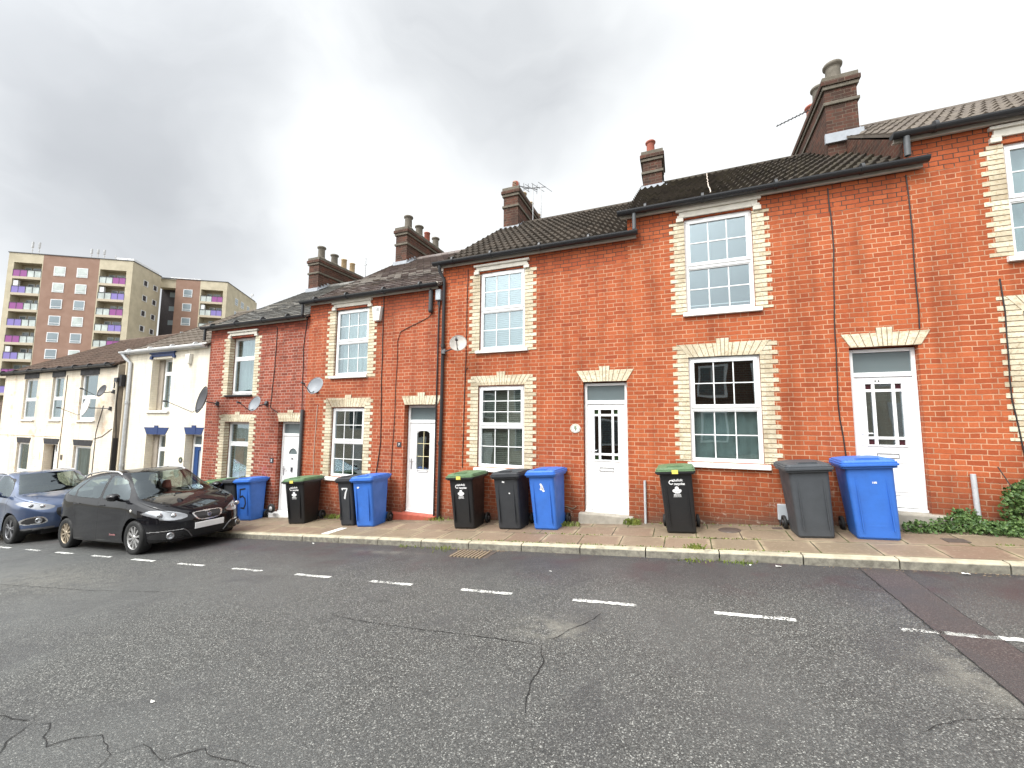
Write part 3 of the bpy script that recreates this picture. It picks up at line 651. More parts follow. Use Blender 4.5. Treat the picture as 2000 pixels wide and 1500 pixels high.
def facade(parent, x0, x1, z0, z1, holes, mat, y=D, th=.25, yb=None, ridge=None, back=15.0):
    """front wall with openings and reveals, gable sides and a back"""
    b = MB(); xs = sorted({x0, x1, *[h[0] for h in holes], *[h[1] for h in holes]}); zs = sorted({z0, z1, *[h[2] for h in holes], *[h[3] for h in holes]})
    for i in range(len(xs)-1):
        for j in range(len(zs)-1):
            cx, cz = (xs[i]+xs[i+1])/2, (zs[j]+zs[j+1])/2
            if any(h[0] < cx < h[1] and h[2] < cz < h[3] for h in holes): continue
            b.add([(xs[i], y, zs[j]), (xs[i+1], y, zs[j]), (xs[i+1], y, zs[j+1]), (xs[i], y, zs[j+1])], [(0, 1, 2, 3)])
    for h in holes:
        a, c, e, f = h[:4]; t = y+th
        b.add([(a, y, e), (a, t, e), (a, t, f), (a, y, f)], [(0, 1, 2, 3)]); b.add([(c, y, e), (c, y, f), (c, t, f), (c, t, e)], [(0, 1, 2, 3)])
        b.add([(a, y, f), (a, t, f), (c, t, f), (c, y, f)], [(0, 1, 2, 3)]); b.add([(a, y, e), (c, y, e), (c, t, e), (a, t, e)], [(0, 1, 2, 3)])
    ry, rz = ridge
    for xx in (x0, x1):
        b.add([(xx, y, z0), (xx, back, z0), (xx, back, z1), (xx, ry, rz), (xx, y, z1)], [(0, 1, 2, 3, 4) if xx == x1 else (4, 3, 2, 1, 0)], 1)
    b.add([(x0, back, z0), (x0, back, z1), (x1, back, z1), (x1, back, z0)], [(0, 1, 2, 3)])
    return b.build('wall', [mat, 'brick_chim' if 'painted' not in M[mat].name else mat], parent)

def roof(parent, x0, x1, ze, zr, mat, kind, y=D, yr=11.2, over=.14, yback=15.0, name='roof', x1r=None):
    b = MB(); ya = y-over; za = ze-(over)*(zr-ze)/(yr-y); rows = {'pan': .33, 'roman': .33, 'rib': .33, 'slate': .20}[kind]
    L = math.hypot(yr-ya, zr-za); n = int(L/rows); per = {'pan': .150, 'roman': .30, 'rib': .30, 'slate': 9}[kind]
    nd = Vector((0, -(zr-za), yr-ya)).normalized()      # outward normal (0,-sin,cos)
    steps = 6 if kind in ('pan',) else 10
    nx = int((x1-x0)/per*steps) if kind != 'slate' else int((x1-x0)/.15)
    def prof(x):
        t = (x/per) % 1
        if kind == 'pan': return .042*max(0, math.sin(2*math.pi*t))+.012*math.cos(2*math.pi*t)
        if kind == 'roman': return .05*math.exp(-((t-.5)/.13)**2)
        if kind == 'rib': return .022*(1 if .44 < t < .56 else 0)
        return 0
    for i in range(n):
        a, c = i/n, (i+1)/n; vs = []
        for k in range(nx+1):
            x = x0+(x1-x0)*k/nx; h = prof(x)
            sag = 0 if kind == 'slate' else .0
            jj = 0 if kind != 'slate' else (math.sin(k*12.9898+i*78.233)*43758.5453 % 1)*.010
            for t, e in ((a, (.058 if kind == 'pan' else .03)+h+jj), (c, .0+h)):
                vs.append((x, ya+(yr-ya)*t+nd.y*e, za+(zr-za)*t+nd.z*e))
            vs.append((x, ya+(yr-ya)*a-.0, za+(zr-za)*a-.004))
        for k in range(nx):
            o = 3*k; b.f.append([len(b.v)+q for q in (o, o+3, o+4, o+1)]); b.m.append(0); b.sm.append(kind == 'pan')
            b.f.append([len(b.v)+q for q in (o+2, o+5, o+3, o)]); b.m.append(0); b.sm.append(False)
        b.v += vs
    # back slope, underside
    zb = ze; b.add([(x0, yr, zr), (x1, yr, zr), (x1, yback+.1, zb), (x0, yback+.1, zb)], [(0, 1, 2, 3)])
    b.add([(x0, ya, za-.01), (x1, ya, za-.01), (x1, yr, zr-.03), (x0, yr, zr-.03)], [(3, 2, 1, 0)])
    for xx in (x0, x1): b.add([(xx, ya, za-.01), (xx, ya, za+.04), (xx, yr, zr+.03), (xx, yback, zb), (xx, yr, zr-.03)], [(0, 1, 2, 3, 4)])
    r = b.build(name, mat, parent)
    rd = MB(); rd.tube([(x0, yr, zr+.0), (x1, yr, zr+.0)], .085, 12); rd.build('ridge_tiles', mat, r)
    return r
def gutter(parent, x0, x1, z, mat='gutter', y=D, fall=0.0, fas='fascia', fh=.13):
    b = MB(); n = 10; rad = .074; yc = y-.145; segs = 12
    prof = [(yc+rad*math.cos(math.pi+math.pi*i/n), rad*math.sin(math.pi+math.pi*i/n)) for i in range(n+1)]+[(yc+(rad-.008)*math.cos(-math.pi*i/n), (rad-.008)*math.sin(-math.pi*i/n)) for i in range(n+1)]
    pr = list(prof)
    k = len(pr); v = [(x0, a, z+c) for a, c in pr]+[(x1, a, z+c) for a, c in pr]
    b.add(v, [(i, (i+1) % k, (i+1) % k+k, i+k) for i in range(k)], 0, False); 
    for xx in (x0, x1): b.add([(xx, a, z+c) for a, c in prof[:n+1]], [tuple(range(n+1))])
    xx = x0+.5
    while xx < x1-.2:   # brackets and unions
        b.tube([(xx-.02, yc, z-.002), (xx+.02, yc, z-.002)], rad+.008, 14); xx += rnd.uniform(.9, 1.15)
    g = b.build('gutter', mat, parent)
    f = MB(); f.box(x0+.05, x1-.04, y-.075, y-.05, z-fh+.03, z+.06); f.box(x0+.05, x1-.04, y-.05, y+.0, z-fh+.045, z-fh+.06); f.build('fascia_board', fas, parent)
    return g
def chimney(parent, x0, x1, y0, y1, zb, zt, pots, mat='brick_chim', bands=2, flash=True, steps=True, slope=None):
    b = MB(); e = .035
    b.box(x0, x1, y0, y1, zb, zt-.10, 0)
    b.box(x0-e, x1+e, y0-e, y1+e, zt-.62, zt-.55, 1)
    b.box(x0-e, x1+e, y0-e, y1+e, zt-.28, zt-.20, 1); b.box(x0-e*1.8, x1+e*1.8, y0-e*1.8, y1+e*1.8, zt-.20, zt-.10, 0); b.box(x0-e, x1+e, y0-e, y1+e, zt-.10, zt, 1)
    c = b.build('chimney', [mat, 'cap'], parent, bevel=.01)
    for (t, u_, r, h, m, kind) in pots:
        px, py = x0+(x1-x0)*u_, y0+(y1-y0)*t; p = MB()
        if kind == 'roll': prof = [(r, 0), (r*.93, h*.8), (r*1.0, h*.84), (r*1.22, h*.88), (r*1.25, h*.96), (r*1.15, h), (r*.85, h), (r*.8, h*.6)]
        elif kind == 'plain': prof = [(r*1.05, 0), (r, h*.9), (r*1.12, h*.92), (r*1.12, h), (r*.85, h), (r*.8, h*.6)]
        else: prof = [(r*1.05, 0), (r, h*.25), (r, h*.75), (r*.9, h*.92), (r*.5, h), (0, h*1.01)]
        p.lathe(prof, (px, py, zt-.01), 18); 
        if kind == 'cowl':
            for k in range(5): p.box(px-r*.55, px+r*.55, py-r-.01, py-r+.03, zt+.06+k*.045, zt+.08+k*.045, 1)
        p.build('chimney_pot', [m, 'pot_red' if kind != 'cowl' else 'mortar_dark'], c)
        q = MB(); q.lathe([(r*1.5, 0), (r*1.15, .05), (r*.9, .06)], (px, py, zt-.005), 14); q.build('flaunching', 'cap', c)
    if flash and slope:
        (ya, za, m_) = slope; f = MB(); zf = lambda y: za+(y-ya)*m_
        f.box(x0-.05, x1+.05, y0-.06, y0-.005, zf(y0)-.06, zf(y0)+.14); 
        yy = y0
        while yy < min(11.15, y1):
            f.box(x1+.002, x1+.02, yy, yy+.13, zf(yy)-.08, zf(yy)+.19); yy += .13
        f.xprism([(y0-.04, zf(y0-.04)+.06), (11.2, zf(11.2)+.06), (11.2, zf(11.2)+.09), (y0-.04, zf(y0-.04)+.09)], x1+.003, x1+.11)
        f.build('flashing', 'lead', c)
    return c
def pipe(parent, pts, r, mat, name='downpipe', clips=()):
    b = MB(); b.tube(pts, r, 12)
    for (x, y, z) in clips: b.tube([(x, y, z-.04), (x, y, z+.04)], r+.012, 12)
    return b.build(name, mat, parent)
def cable(parent, pts, r=.008, mat='cable', wob=.008, name='cable'):
    P = []
    for a, c in zip(pts[:-1], pts[1:]):
        n = max(1, int(math.dist(a, c)/.25))
        for i in range(n): P.append(tuple(a[k]+(c[k]-a[k])*i/n + (rnd.uniform(-wob, wob) if k == 0 else 0) for k in range(3)))
    P.append(pts[-1]); b = MB(); b.tube(P, r, 6); return b.build(name, mat, parent)
def stucco_head(parent, x0, x1, z0, z1, mat='stucco', y=D):
    b = MB(); h = z1-z0; b.box(x0+.05, x1-.05, y-.03, y+.02, z0+h*.32, z1-.045); b.box(x0, x1, y-.06, y+.01, z1-.045, z1)
    b.box(x0, x0+.12, y-.045, y+.02, z0, z0+h*.32); b.box(x1-.12, x1, y-.045, y+.02, z0, z0+h*.32)
    b.box(x0+.02, x0+.14, y-.045, y-.03, z0+h*.32, z0+h*.5); b.box(x1-.14, x1-.02, y-.045, y-.03, z0+h*.32, z0+h*.5)
    return b.build('window_head', mat, parent, bevel=.004)
def step(parent, x0, x1, zt, mat, out=.16, y=D):
    b = MB(); zb = pav_z((x0+x1)/2)-.12; n = 9
    b.box(x0, x1, y-out, y+.25, zb, zt); return b.build('doorstep', mat, parent, bevel=.02)
def plate(parent, x, z, txt, w, h, mat, tmat, size, oval=False, y=D):
    b = MB()
    if oval:
        n = 28; b.prism([(x+w*math.cos(2*math.pi*i/n), z+h*math.sin(2*math.pi*i/n)) for i in range(n)], y-.012, y)
        b2 = [(x+w*.86*math.cos(2*math.pi*i/n), z+h*.82*math.sin(2*math.pi*i/n)) for i in range(n)]
    else: b.box(x-w, x+w, y-.012, y, z-h, z+h)
    o = b.build('number_plate', mat, parent)
    if oval:
        r = MB(); n = 40
        for i in range(n):
            a, c = 2*math.pi*i/n, 2*math.pi*(i+1)/n
            r.prism([(x+w*q*math.cos(t), z+h*q*math.sin(t)) for q, t in ((.80, a), (.88, a), (.88, c), (.80, c))], y-.0135, y-.012)
        for k in (-1, 0, 1): r.prism([(x+k*.022-.012, z+h*.42), (x+k*.022+.012, z+h*.42), (x+k*.022, z+h*.68)], y-.0135, y-.012)
        r.build('crown_emblem', 'crest', o)
    t = text('numeral', txt, tmat, size, o, .002, .002); t.matrix_local = Matrix.Translation((x, y-.014, z-(.012 if oval else 0))) @ FACE
    return o
M['crest'] = paint('green_crest', (.12, .16, .05), .5)

HOUSES = {}
def house(key, label, x0, x1, eave, rise, wallmat, roofmat, rkind, holes, y=D, gm='gutter', fas='fascia', gx=None, yr=11.2, cat='house', grp='terraced houses climbing the street', gut=True):
    r = empty('brick_house' if 'cream' not in label and 'white' not in label else 'painted_house', ((x0+x1)/2, y, pav_z((x0+x1)/2)))
    bpy.context.view_layer.update(); tag(r, label, cat, grp); HOUSES[key] = r
    # children are given in world coordinates
    class P: pass
    z0 = SLOPE*x0-.6
    f = facade(r, x0, x1, z0, eave, holes, wallmat, y, ridge=(yr, eave+rise), back=2*yr-y)
    roof(r, x0-.0, x1+.0, eave+.05, eave+rise+.05, roofmat, rkind, y, yr, yback=2*yr-y)
    if gut: gutter(r, (gx or (x0-.1, x1+.12))[0], (gx or (x0-.1, x1+.12))[1], eave+.02, gm, y, fas=fas)
    return r

# ---- number 13 (only its left part is in the photograph)
W13 = [(4.28, 5.33, 3.99, 5.62), (4.30, 5.36, 1.45, 3.20), (6.55, 7.33, .85, 3.2)]
M['brick_13'] = brick_mat('brick_orange_top', [(0.326, 0.071, 0.027), (0.405, 0.097, 0.035), (0.431, 0.105, 0.038), (0.466, 0.123, 0.046), (0.370, 0.085, 0.032)], (.54, .31, .19), dark_top=5.5)
h = house('13', 'orange brick terraced house cut off by the right edge, ribbed grey roof', 3.2, 7.3, 5.97, 2.35, 'brick_13', 'tile_13', 'roman', W13[:2], gx=(3.02, 7.5))
window(h, 4.28, 5.33, 3.99, 5.62, .05, sill=(4.20, 5.42, .09, 'sill'), inside='curtain', half=0); stucco_head(h, 4.14, 5.46, 5.64, 5.87)
quoins(h, 4.28, -1, 3.99, 5.62); quoins(h, 5.33, 1, 3.99, 5.62)
window(h, 4.30, 5.36, 1.45, 3.20, .05, sill=(4.20, 5.44, .09, 'sill'), inside='drapes')
flat_arch(h, 4.30, 5.36, 3.20, 3.43, .16); quoins(h, 4.30, -1, 1.45, 3.43, ztop=3.20, flare=.16); quoins(h, 5.36, 1, 1.45, 3.43, ztop=3.20, flare=.16)
chimney(h, 2.90, 3.44, 9.80, 13.2, 5.5, 8.80, [(.10, .5, .14, .52, 'pot_grey', 'roll'), (.26, .3, .13, .46, 'pot_grey', 'roll'), (.42, .3, .12, .42, 'pot_red', 'roll'), (.75, .5, .12, .4, 'pot_buff', 'plain')], slope=(D, 6.0, .67))
pipe(h, [(3.19, D-.145, 5.92), (3.19, D-.145, 5.62)], .04, 'pipe_dark')
cable(h, [(4.10, D-.012, 3.68), (4.13, D-.012, 3.2), (4.10, D-.014, 2.0), (4.16, D-.012, 1.4), (4.20, D-.012, .4)], .009)
# ---- number 11
W11 = [(.12, 1.17, 3.59, 5.28), (.12, 1.19, 1.02, 2.79), (2.37, 3.185, .40, 2.82)]
h = house('11', 'bright orange brick terraced house with dark mossy pantile roof, white door numbered 11', -.86, 3.2, 5.53, 2.40, 'brick_orange', 'tile_11', 'pan', W11, gx=(-1.02, 3.42))
window(h, .12, 1.17, 3.59, 5.28, .05, split=.52, sill=(.06, 1.26, .085, 'sill'), inside='none'); stucco_head(h, -.01, 1.31, 5.23, 5.45)
quoins(h, .12, -1, 3.55, 5.23); quoins(h, 1.17, 1, 3.55, 5.23)
w = window(h, .12, 1.19, 1.02, 2.79, .04, split=.50, sill=(.06, 1.27, .09, 'sill'), inside='none')
b = MB(); v = []
for i in range(30): v += [(.15+i*.0345, D+.16+.015*math.sin(i*1.3), 1.06), (.15+i*.0345, D+.16+.015*math.sin(i*1.3), 1.92)]
b.add(v, [(2*i, 2*i+2, 2*i+3, 2*i+1) for i in range(29)], 0, True); b.build('curtain', 'net_green', w)
flat_arch(h, .12, 1.19, 2.79, 3.02, .15); quoins(h, .12, -1, 1.02, 3.02, ztop=2.79, flare=.15); quoins(h, 1.19, 1, 1.02, 3.02, ztop=2.79, flare=.15)
d = door(h, 'nine', 2.39, 3.183, .46, 2.80, .10, 2.41); flat_arch(h, 2.39, 3.22, 2.82, 3.03, .115)
t = text('house_number', '11', 'text_black', .085, d, .002, .004); t.matrix_local = Matrix.Translation((2.72, D+.10+.014, 2.29)) @ FACE
step(h, 2.30, 3.36, .42, 'concrete', .13)
pipe(h, [(-.64, D-.03, .66), (-.64, D-.03, -.09)], .022, 'pipe_grey', 'waste_pipe'); pipe(h, [(3.63, D-.03, 1.0), (3.65, D-.03, .26)], .030, 'pipe_grey', 'waste_pipe')
cable(h, [(2.24, D-.012, 5.40), (2.26, D-.012, 4.4), (2.22, D-.012, 3.3), (2.19, D-.014, 2.0), (2.24, D-.012, 1.2), (2.26, D-.012, .3)], .009); cable(h, [(3.20, D-.012, 5.40), (3.22, D-.012, 4.5), (3.21, D-.012, 3.05)], .009)
cable(h, [(.75, 11.15, 8.03), (.64, 9.4, 6.84), (.55, 7.52, 5.60)], .010, 'cable_white')
chimney(h, -.78, -.31, 10.75, 11.5, 6.6, 8.72, [(.22, .42, .105, .36, 'pot_red', 'roll'), (.8, .75, .08, .30, 'pot_grey', 'roll')], slope=(D, 5.55, .68))
pipe(h, [(-.72, D-.145, 5.48), (-.72, D-.145, 5.18)], .036, 'pipe_dark')
# ---- number 9
W9 = [(-3.92, -2.90, 3.16, 4.83), (-3.93, -2.90, .74, 2.40), (-1.72, -.92, -.02, 2.42)]
h = house('9', 'orange brick terraced house with weathered brown pantile roof and oval white plaque reading 9', -4.85, -.86, 5.13, 2.42, 'brick_9', 'tile_9', 'pan', W9, gx=(-5.02, -.66))
window(h, -3.92, -2.90, 3.16, 4.83, .04, sill=(-4.00, -2.83, .075, 'sill'), inside='blind'); stucco_head(h, -4.06, -2.80, 4.80, 5.0)
quoins(h, -3.92, -1, 3.10, 4.80); quoins(h, -2.90, 1, 3.10, 4.80)
window(h, -3.93, -2.90, .74, 2.40, .04, grid=((3, 3), (3, 2)), sill=(-3.99, -2.84, .085, 'sill'), inside='blind', half='dark')
flat_arch(h, -3.93, -2.90, 2.41, 2.615, .15); quoins(h, -3.93, -1, .74, 2.615, ztop=2.41, flare=.15); quoins(h, -2.90, 1, .74, 2.615, ztop=2.41, flare=.15)
door(h, 'nine', -1.71, -.92, .06, 2.40, .08, 2.04); flat_arch(h, -1.72, -.92, 2.42, 2.635, .13)
step(h, -1.80, -.84, .03, 'concrete', .13)
plate(h, -1.87, 1.55, '9', .095, .082, 'box_white', 'crest', .10, True)
pipe(h, [(-4.86, D-.145, 5.08), (-4.86, D-.13, 4.95), (-4.78, D-.06, 4.78), (-4.78, D-.055, 2), (-4.80, D-.055, -.36)], .036, 'gutter', clips=[(-4.78, D-.055, 3.3), (-4.79, D-.055, 1.2)])
cable(h, [(-4.22, D-.012, 4.95), (-4.24, D-.012, 2.8), (-4.27, D-.012, .75)], .008, 'cable'); cable(h, [(-4.18, D-.012, 2.80), (-4.24, D-.012, 2.75), (-4.27, D-.012, .7)], .007)
chimney(h, -4.74, -4.28, 10.75, 13.6, 6.2, 8.58, [(.09, .6, .10, .33, 'pot_red', 'cowl'), (.32, .6, .10, .30, 'pot_buff', 'plain'), (.55, .6, .10, .32, 'pot_buff', 'plain'), (.8, .6, .10, .26, 'pot_buff', 'plain')], slope=(D, 5.15, .68))
b = MB()   # crumbling pointing and stub of pipe low on the wall
b.tube([(-2.45, D-.01, .12), (-2.05, D-.012, .10), (-1.92, D-.014, .07), (-1.86, D-.014, .12)], .010, 6); b.build('stub_pipe', 'mortar_dark', h)
# ---- number 7
W7 = [(-7.95, -6.89, 2.77, 4.40), (-7.95, -6.92, .33, 1.98), (-5.78, -4.93, -.36, 2.03)]
h = house('7', 'worn red brick terraced house with plum slate roof, red painted doorstep and white bell box', -8.82, -4.85, 4.68, 2.33, 'brick_7', 'slate_7', 'slate', W7, gx=(-9.0, -4.90))
window(h, -7.93, -6.89, 2.77, 4.40, .05, sill=(-8.03, -6.87, .08, 'sill'), inside='curtain', half=0); stucco_head(h, -8.05, -6.80, 4.40, 4.60)
quoins(h, -7.95, -1, 2.70, 4.40, reveal=.04); quoins(h, -6.89, 1, 2.70, 4.40)
window(h, -7.93, -6.92, .33, 1.98, .05, sill=(-8.05, -6.86, .09, 'sill'), inside='none')
flat_arch(h, -7.93, -6.92, 1.99, 2.21, .15); quoins(h, -7.95, -1, .33, 2.21, ztop=1.99, flare=.15, reveal=.04); quoins(h, -6.92, 1, .33, 2.21, ztop=1.99, flare=.15)
door(h, 'arch', -5.76, -4.95, -.31, 2.02, .13, 1.66); flat_arch(h, -5.78, -4.90, 2.03, 2.225, .08)
step(h, -6.02, -4.88, -.33, 'redstep', .10)
plate(h, -5.89, 1.14, '7', .055, .055, 'metal_dark', 'text_white', .07)
cable(h, [(-6.47, D-.012, 4.60), (-6.44, D-.012, 2.5), (-6.40, D-.012, 1.2), (-6.52, D-.014, .3)], .010)
cable(h, [(-5.09, D-.012, 4.10), (-5.2, D-.012, 3.98), (-5.95, D-.012, 3.72), (-6.02, D-.012, 3.5), (-6.04, D-.012, 1.6), (-6.10, D-.012, .35)], .007)
pipe(h, [(-4.92, D-.03, 4.3), (-4.93, D-.03, 2.0), (-4.93, D-.03, -.36)], .016, 'gutter', 'cable_conduit')
chimney(h, -8.63, -8.18, 10.75, 12.95, 5.9, 8.05, [(.10, .7, .125, .46, 'pot_grey', 'roll'), (.38, .7, .125, .40, 'pot_grey', 'roll'), (.60, .7, .10, .38, 'pot_red', 'plain'), (.85, .7, .12, .42, 'pot_grey', 'roll')], slope=(D, 4.70, .665))
# ---- number 5
W5 = [(-11.85, -10.81, 2.36, 3.98), (-11.85, -10.84, -.05, 1.60), (-9.75, -8.94, -.70, 1.63)]
h = house('5', 'dark red brick terraced house with grey slate roof and number 5 chalked on its wall', -12.72, -8.82, 4.33, 2.2, 'brick_5', 'slate_5', 'slate', W5, gx=(-12.95, -8.86), fas='fascia')
window(h, -11.83, -10.81, 2.37, 3.98, .14, style='none', grid=((1, 1), (1, 1)), split=.36, sill=(-11.90, -10.80, .06, 'blackpaint'), inside='curtain', half=0, vent=False); stucco_head(h, -11.92, -10.71, 3.97, 4.16)
quoins(h, -11.85, -1, 2.30, 3.97, reveal=.13); quoins(h, -10.81, 1, 2.30, 3.97)
w = window(h, -11.83, -10.84, -.02, 1.60, .14, style='none', grid=((1, 1), (1, 1)), split=.36, inside='curtain', half=0, vent=False)
b = MB(); b.box(-11.45, -11.0, D+.22, D+.24, .02, 1.02); b.build('leaning_board', 'board', w)
b = MB(); b.box(-11.62, -11.28, D+.20, D+.215, .45, 1.15); b.build('orange_fabric', 'orange_cloth', w)
flat_arch(h, -11.85, -10.84, 1.61, 1.815, .13); quoins(h, -11.85, -1, -.05, 1.815, ztop=1.61, flare=.13, reveal=.13); quoins(h, -10.84, 1, -.05, 1.815, ztop=1.61, flare=.13)
door(h, 'fan', -9.73, -8.95, -.64, 1.62, .13, 1.29); flat_arch(h, -9.72, -8.93, 1.63, 1.85, .09)
step(h, -9.80, -8.86, -.67, 'sill', .10)
plate(h, -9.90, .62, '5', .06, .065, 'metal_dark', 'text_white', .08)
M['graffiti'] = paint('faded_red_paint', (.36, .10, .085), .8)
t = text('chalked_number', '5', 'graffiti', .55, h, .001); t.matrix_local = Matrix.Translation((-10.15, D-.004, .24)) @ FACE
pipe(h, [(-12.78, D-.145, 4.28), (-12.78, D-.145, 3.95)], .036, 'gutter')
pipe(h, [(-8.86, D-.05, 1.94), (-8.86, D-.05, -.72)], .040, 'pipe_dark')
pipe(h, [(-8.93, D-.145, 4.62), (-8.93, D-.145, 4.35)], .036, 'gutter')
cable(h, [(-8.90, D-.012, 4.35), (-8.98, D-.012, 3.5), (-8.90, D-.03, 1.95)], .009); cable(h, [(-8.4, D-.012, 2.05), (-8.44, D-.012, 1.0), (-8.42, D-.012, 0.0), (-8.46, D-.012, -.5)], .007, 'cable_white')
cable(h, [(-9.98, D-.012, 4.15), (-9.99, D-.012, 3), (-10.06, D-.012, 2.0), (-9.78, D-.012, 1.86)], .009)
chimney(h, -12.50, -12.02, 10.75, 12.95, 5.5, 7.58, [(.10, .7, .125, .48, 'pot_grey', 'roll'), (.38, .7, .125, .42, 'pot_grey', 'roll'), (.60, .7, .10, .42, 'pot_buff', 'plain'), (.80, .7, .10, .42, 'pot_buff', 'plain')], slope=(D, 4.36, .63))
# ---- number 3
W3 = [(-15.52, -14.48, 1.94, 3.56), (-15.52, -14.50, -.45, 1.20), (-13.56, -12.79, -1.1, 1.23)]
h = house('3', 'cream painted terraced house with navy blue lintels and a blue front door', -16.9, -12.72, 3.84, 2.15, 'brick_paint', 'tile_3', 'rib', W3, gm='gutter_white', fas='fascia_white', gx=(-17.05, -12.75))
window(h, -15.28, -14.48, 1.94, 3.56, .24, style='none', grid=((1, 1), (1, 1)), split=.27, inside='curtain', half=0, vent=False, sill=(-15.60, -14.44, .075, 'sill'))
for q in ((-15.52, -15.28, 1.94, 3.56), (-15.52, -15.28, -.45, 1.20), (-13.56, -13.50, -1.0, 1.23)): b = MB(); b.box(q[0], q[1], D+.20, D+.25, q[2], q[3]); b.build('reveal_lining', 'render_grey', h)
stucco_head(h, -15.62, -14.33, 3.56, 3.76, 'navy')
window(h, -15.28, -14.50, -.45, 1.20, .24, style='none', grid=((1, 1), (1, 1)), split=.27, inside='drapes', vent=False)
flat_arch(h, -15.50, -14.54, 1.20, 1.42, .16, kw=.2, kh=.06, mat='navy'); flat_arch(h, -13.55, -12.83, 1.23, 1.44, .10, kw=.2, kh=.06, mat='navy')
door(h, 'blue', -13.50, -12.80, -.98, 1.22, .2, .90)
plate(h, -13.69, .48, '3', .085, .085, 'metal_dark', 'text_white', .07, True)
pipe(h, [(-16.95, D-.145, 3.80), (-16.80, D-.10, 3.62), (-16.62, D-.06, 3.5), (-16.60, D-.06, 1), (-16.62, D-.06, -1.4)], .050, 'pipe_grey', clips=[(-16.6, D-.06, 2.2), (-16.6, D-.06, .2)])
pipe(h, [(-16.80, D-.05, 3.55), (-16.80, D-.05, -1.4)], .040, 'cream_pipe')
# ---- long cream building at the left, standing slightly forward
YW = 7.49
WW = [(-23.22, -22.22, 1.63, 3.15), (-21.12, -20.30, 1.63, 3.17), (-19.18, -18.10, 1.62, 3.20), (-23.30, -22.34, -.9, .76), (-21.25, -20.29, -1.6, .75), (-19.22, -18.12, -.9, .74)]
h = house('white', 'long cream painted building with black lintels and brown tiled roof, below number 3', -24.9, -16.95, 3.42, 1.90, 'brick_paint_worn', 'tile_brown', 'rib', WW, y=YW, gm='gutter', fas='blackpaint', gx=(-25.2, -17.0), yr=11.0)
for i, (a, c, e, f) in enumerate(WW):
    if i == 4: continue
    rr = .06
    window(h, a+.02, c, e, f, rr, style='none', grid=((1, 1), (1, 1)), split=.5 if i < 3 else .62, y=YW, inside=('drapes', 'curtain', 'none', 'none', 'x', 'drapes')[i], half=0 if i == 1 else None, vent=False, sill=(a-.04, c+.04, .06, 'sill') if i < 3 else None)
door(h, 'fan', -21.0, -20.30, -1.5, .74, .20, .45, y=YW)
for (a, c) in ((-23.22, -22.22), (-21.12, -20.30), (-19.18, -18.10)):
    b = MB(); b.box(a-.06, c+.06, YW-.012, YW+.02, 3.16, 3.40); b.build('lintel', 'blackpaint', h)
for (a, c) in ((-23.30, -22.34), (-21.25, -20.29), (-19.22, -18.12)): flat_arch(h, a, c, .76, .96, .08, mat='blackpaint', key=False, y=YW)
b = MB(); b.box(-24.85, -20.15, YW-.015, YW+.02, 1.03, 1.07); b.build('string_course', 'brick_paint_worn', h)
b = MB(); b.box(-16.949, -16.935, YW, D, -1.9, 3.45); b.box(-16.94, -16.9, YW+.03, YW+.14, -1.9, 1.05, 1); b.build('rendered_flank', ['render_grey', 'blackpaint'], h)
b = MB(); b.box(-16.99, -16.93, YW-.004, YW+.0, -1.9, 3.42); b.build('corner_bead', 'brick_paint', h)
cable(h, [(-16.92, YW+.05, 2.9), (-16.92, YW+.02, 2.2), (-16.93, YW+.1, 1.0)], .012); cable(h, [(-17.6, YW-.012, 2.1), (-17.9, YW-.012, 1.2), (-17.9, YW-.012, -1.0)], .010); cable(h, [(-16.98, YW-.012, 1.35), (-17.5, YW-.012, 1.10), (-18.0, YW-.012, 1.0)], .009)
cable(h, [(-20.1, YW-.012, 3.2), (-20.12, YW-.012, 1.1), (-20.15, YW-.012, -1)], .010, 'mortar_dark')
b = MB(); b.box(-20.0, -19.88, YW-.02, YW, .25, .42); b.build('air_vent', 'cap', h)
b = MB(); b.box(-17.02, -16.85, YW-.06, YW+.02, 2.86, 3.0); b.box(-16.84, -16.72, YW+.0, YW+.12, 2.72, 3.10, 1); b.tube([(-17.0, YW-.04, 2.85), (-16.98, YW-.05, 2.65)], .02, 8); b.build('cable_bracket', ['metal_dark', 'blackpaint'], h)
# ---- low house beyond it
h = house('low', 'low cream painted house with dark tiled roof at the left edge, lower than its neighbour', -33, -25.0, .95, 1.9, 'brick_paint_worn', 'tile_brown', 'rib', [(-29, -28, -1, .6)], y=YW+.1, fas='blackpaint', yr=10.4)
window(h, -29, -28, -1, .6, .06, y=YW+.1, inside='none', vent=False)

# re-express children in world coordinates (they were modelled in place)
bpy.context.view_layer.update()
def rebase(root):
    inv = root.matrix_world.inverted()
    for c in root.children: c.matrix_parent_inverse = inv
for r in HOUSES.values(): rebase(r)

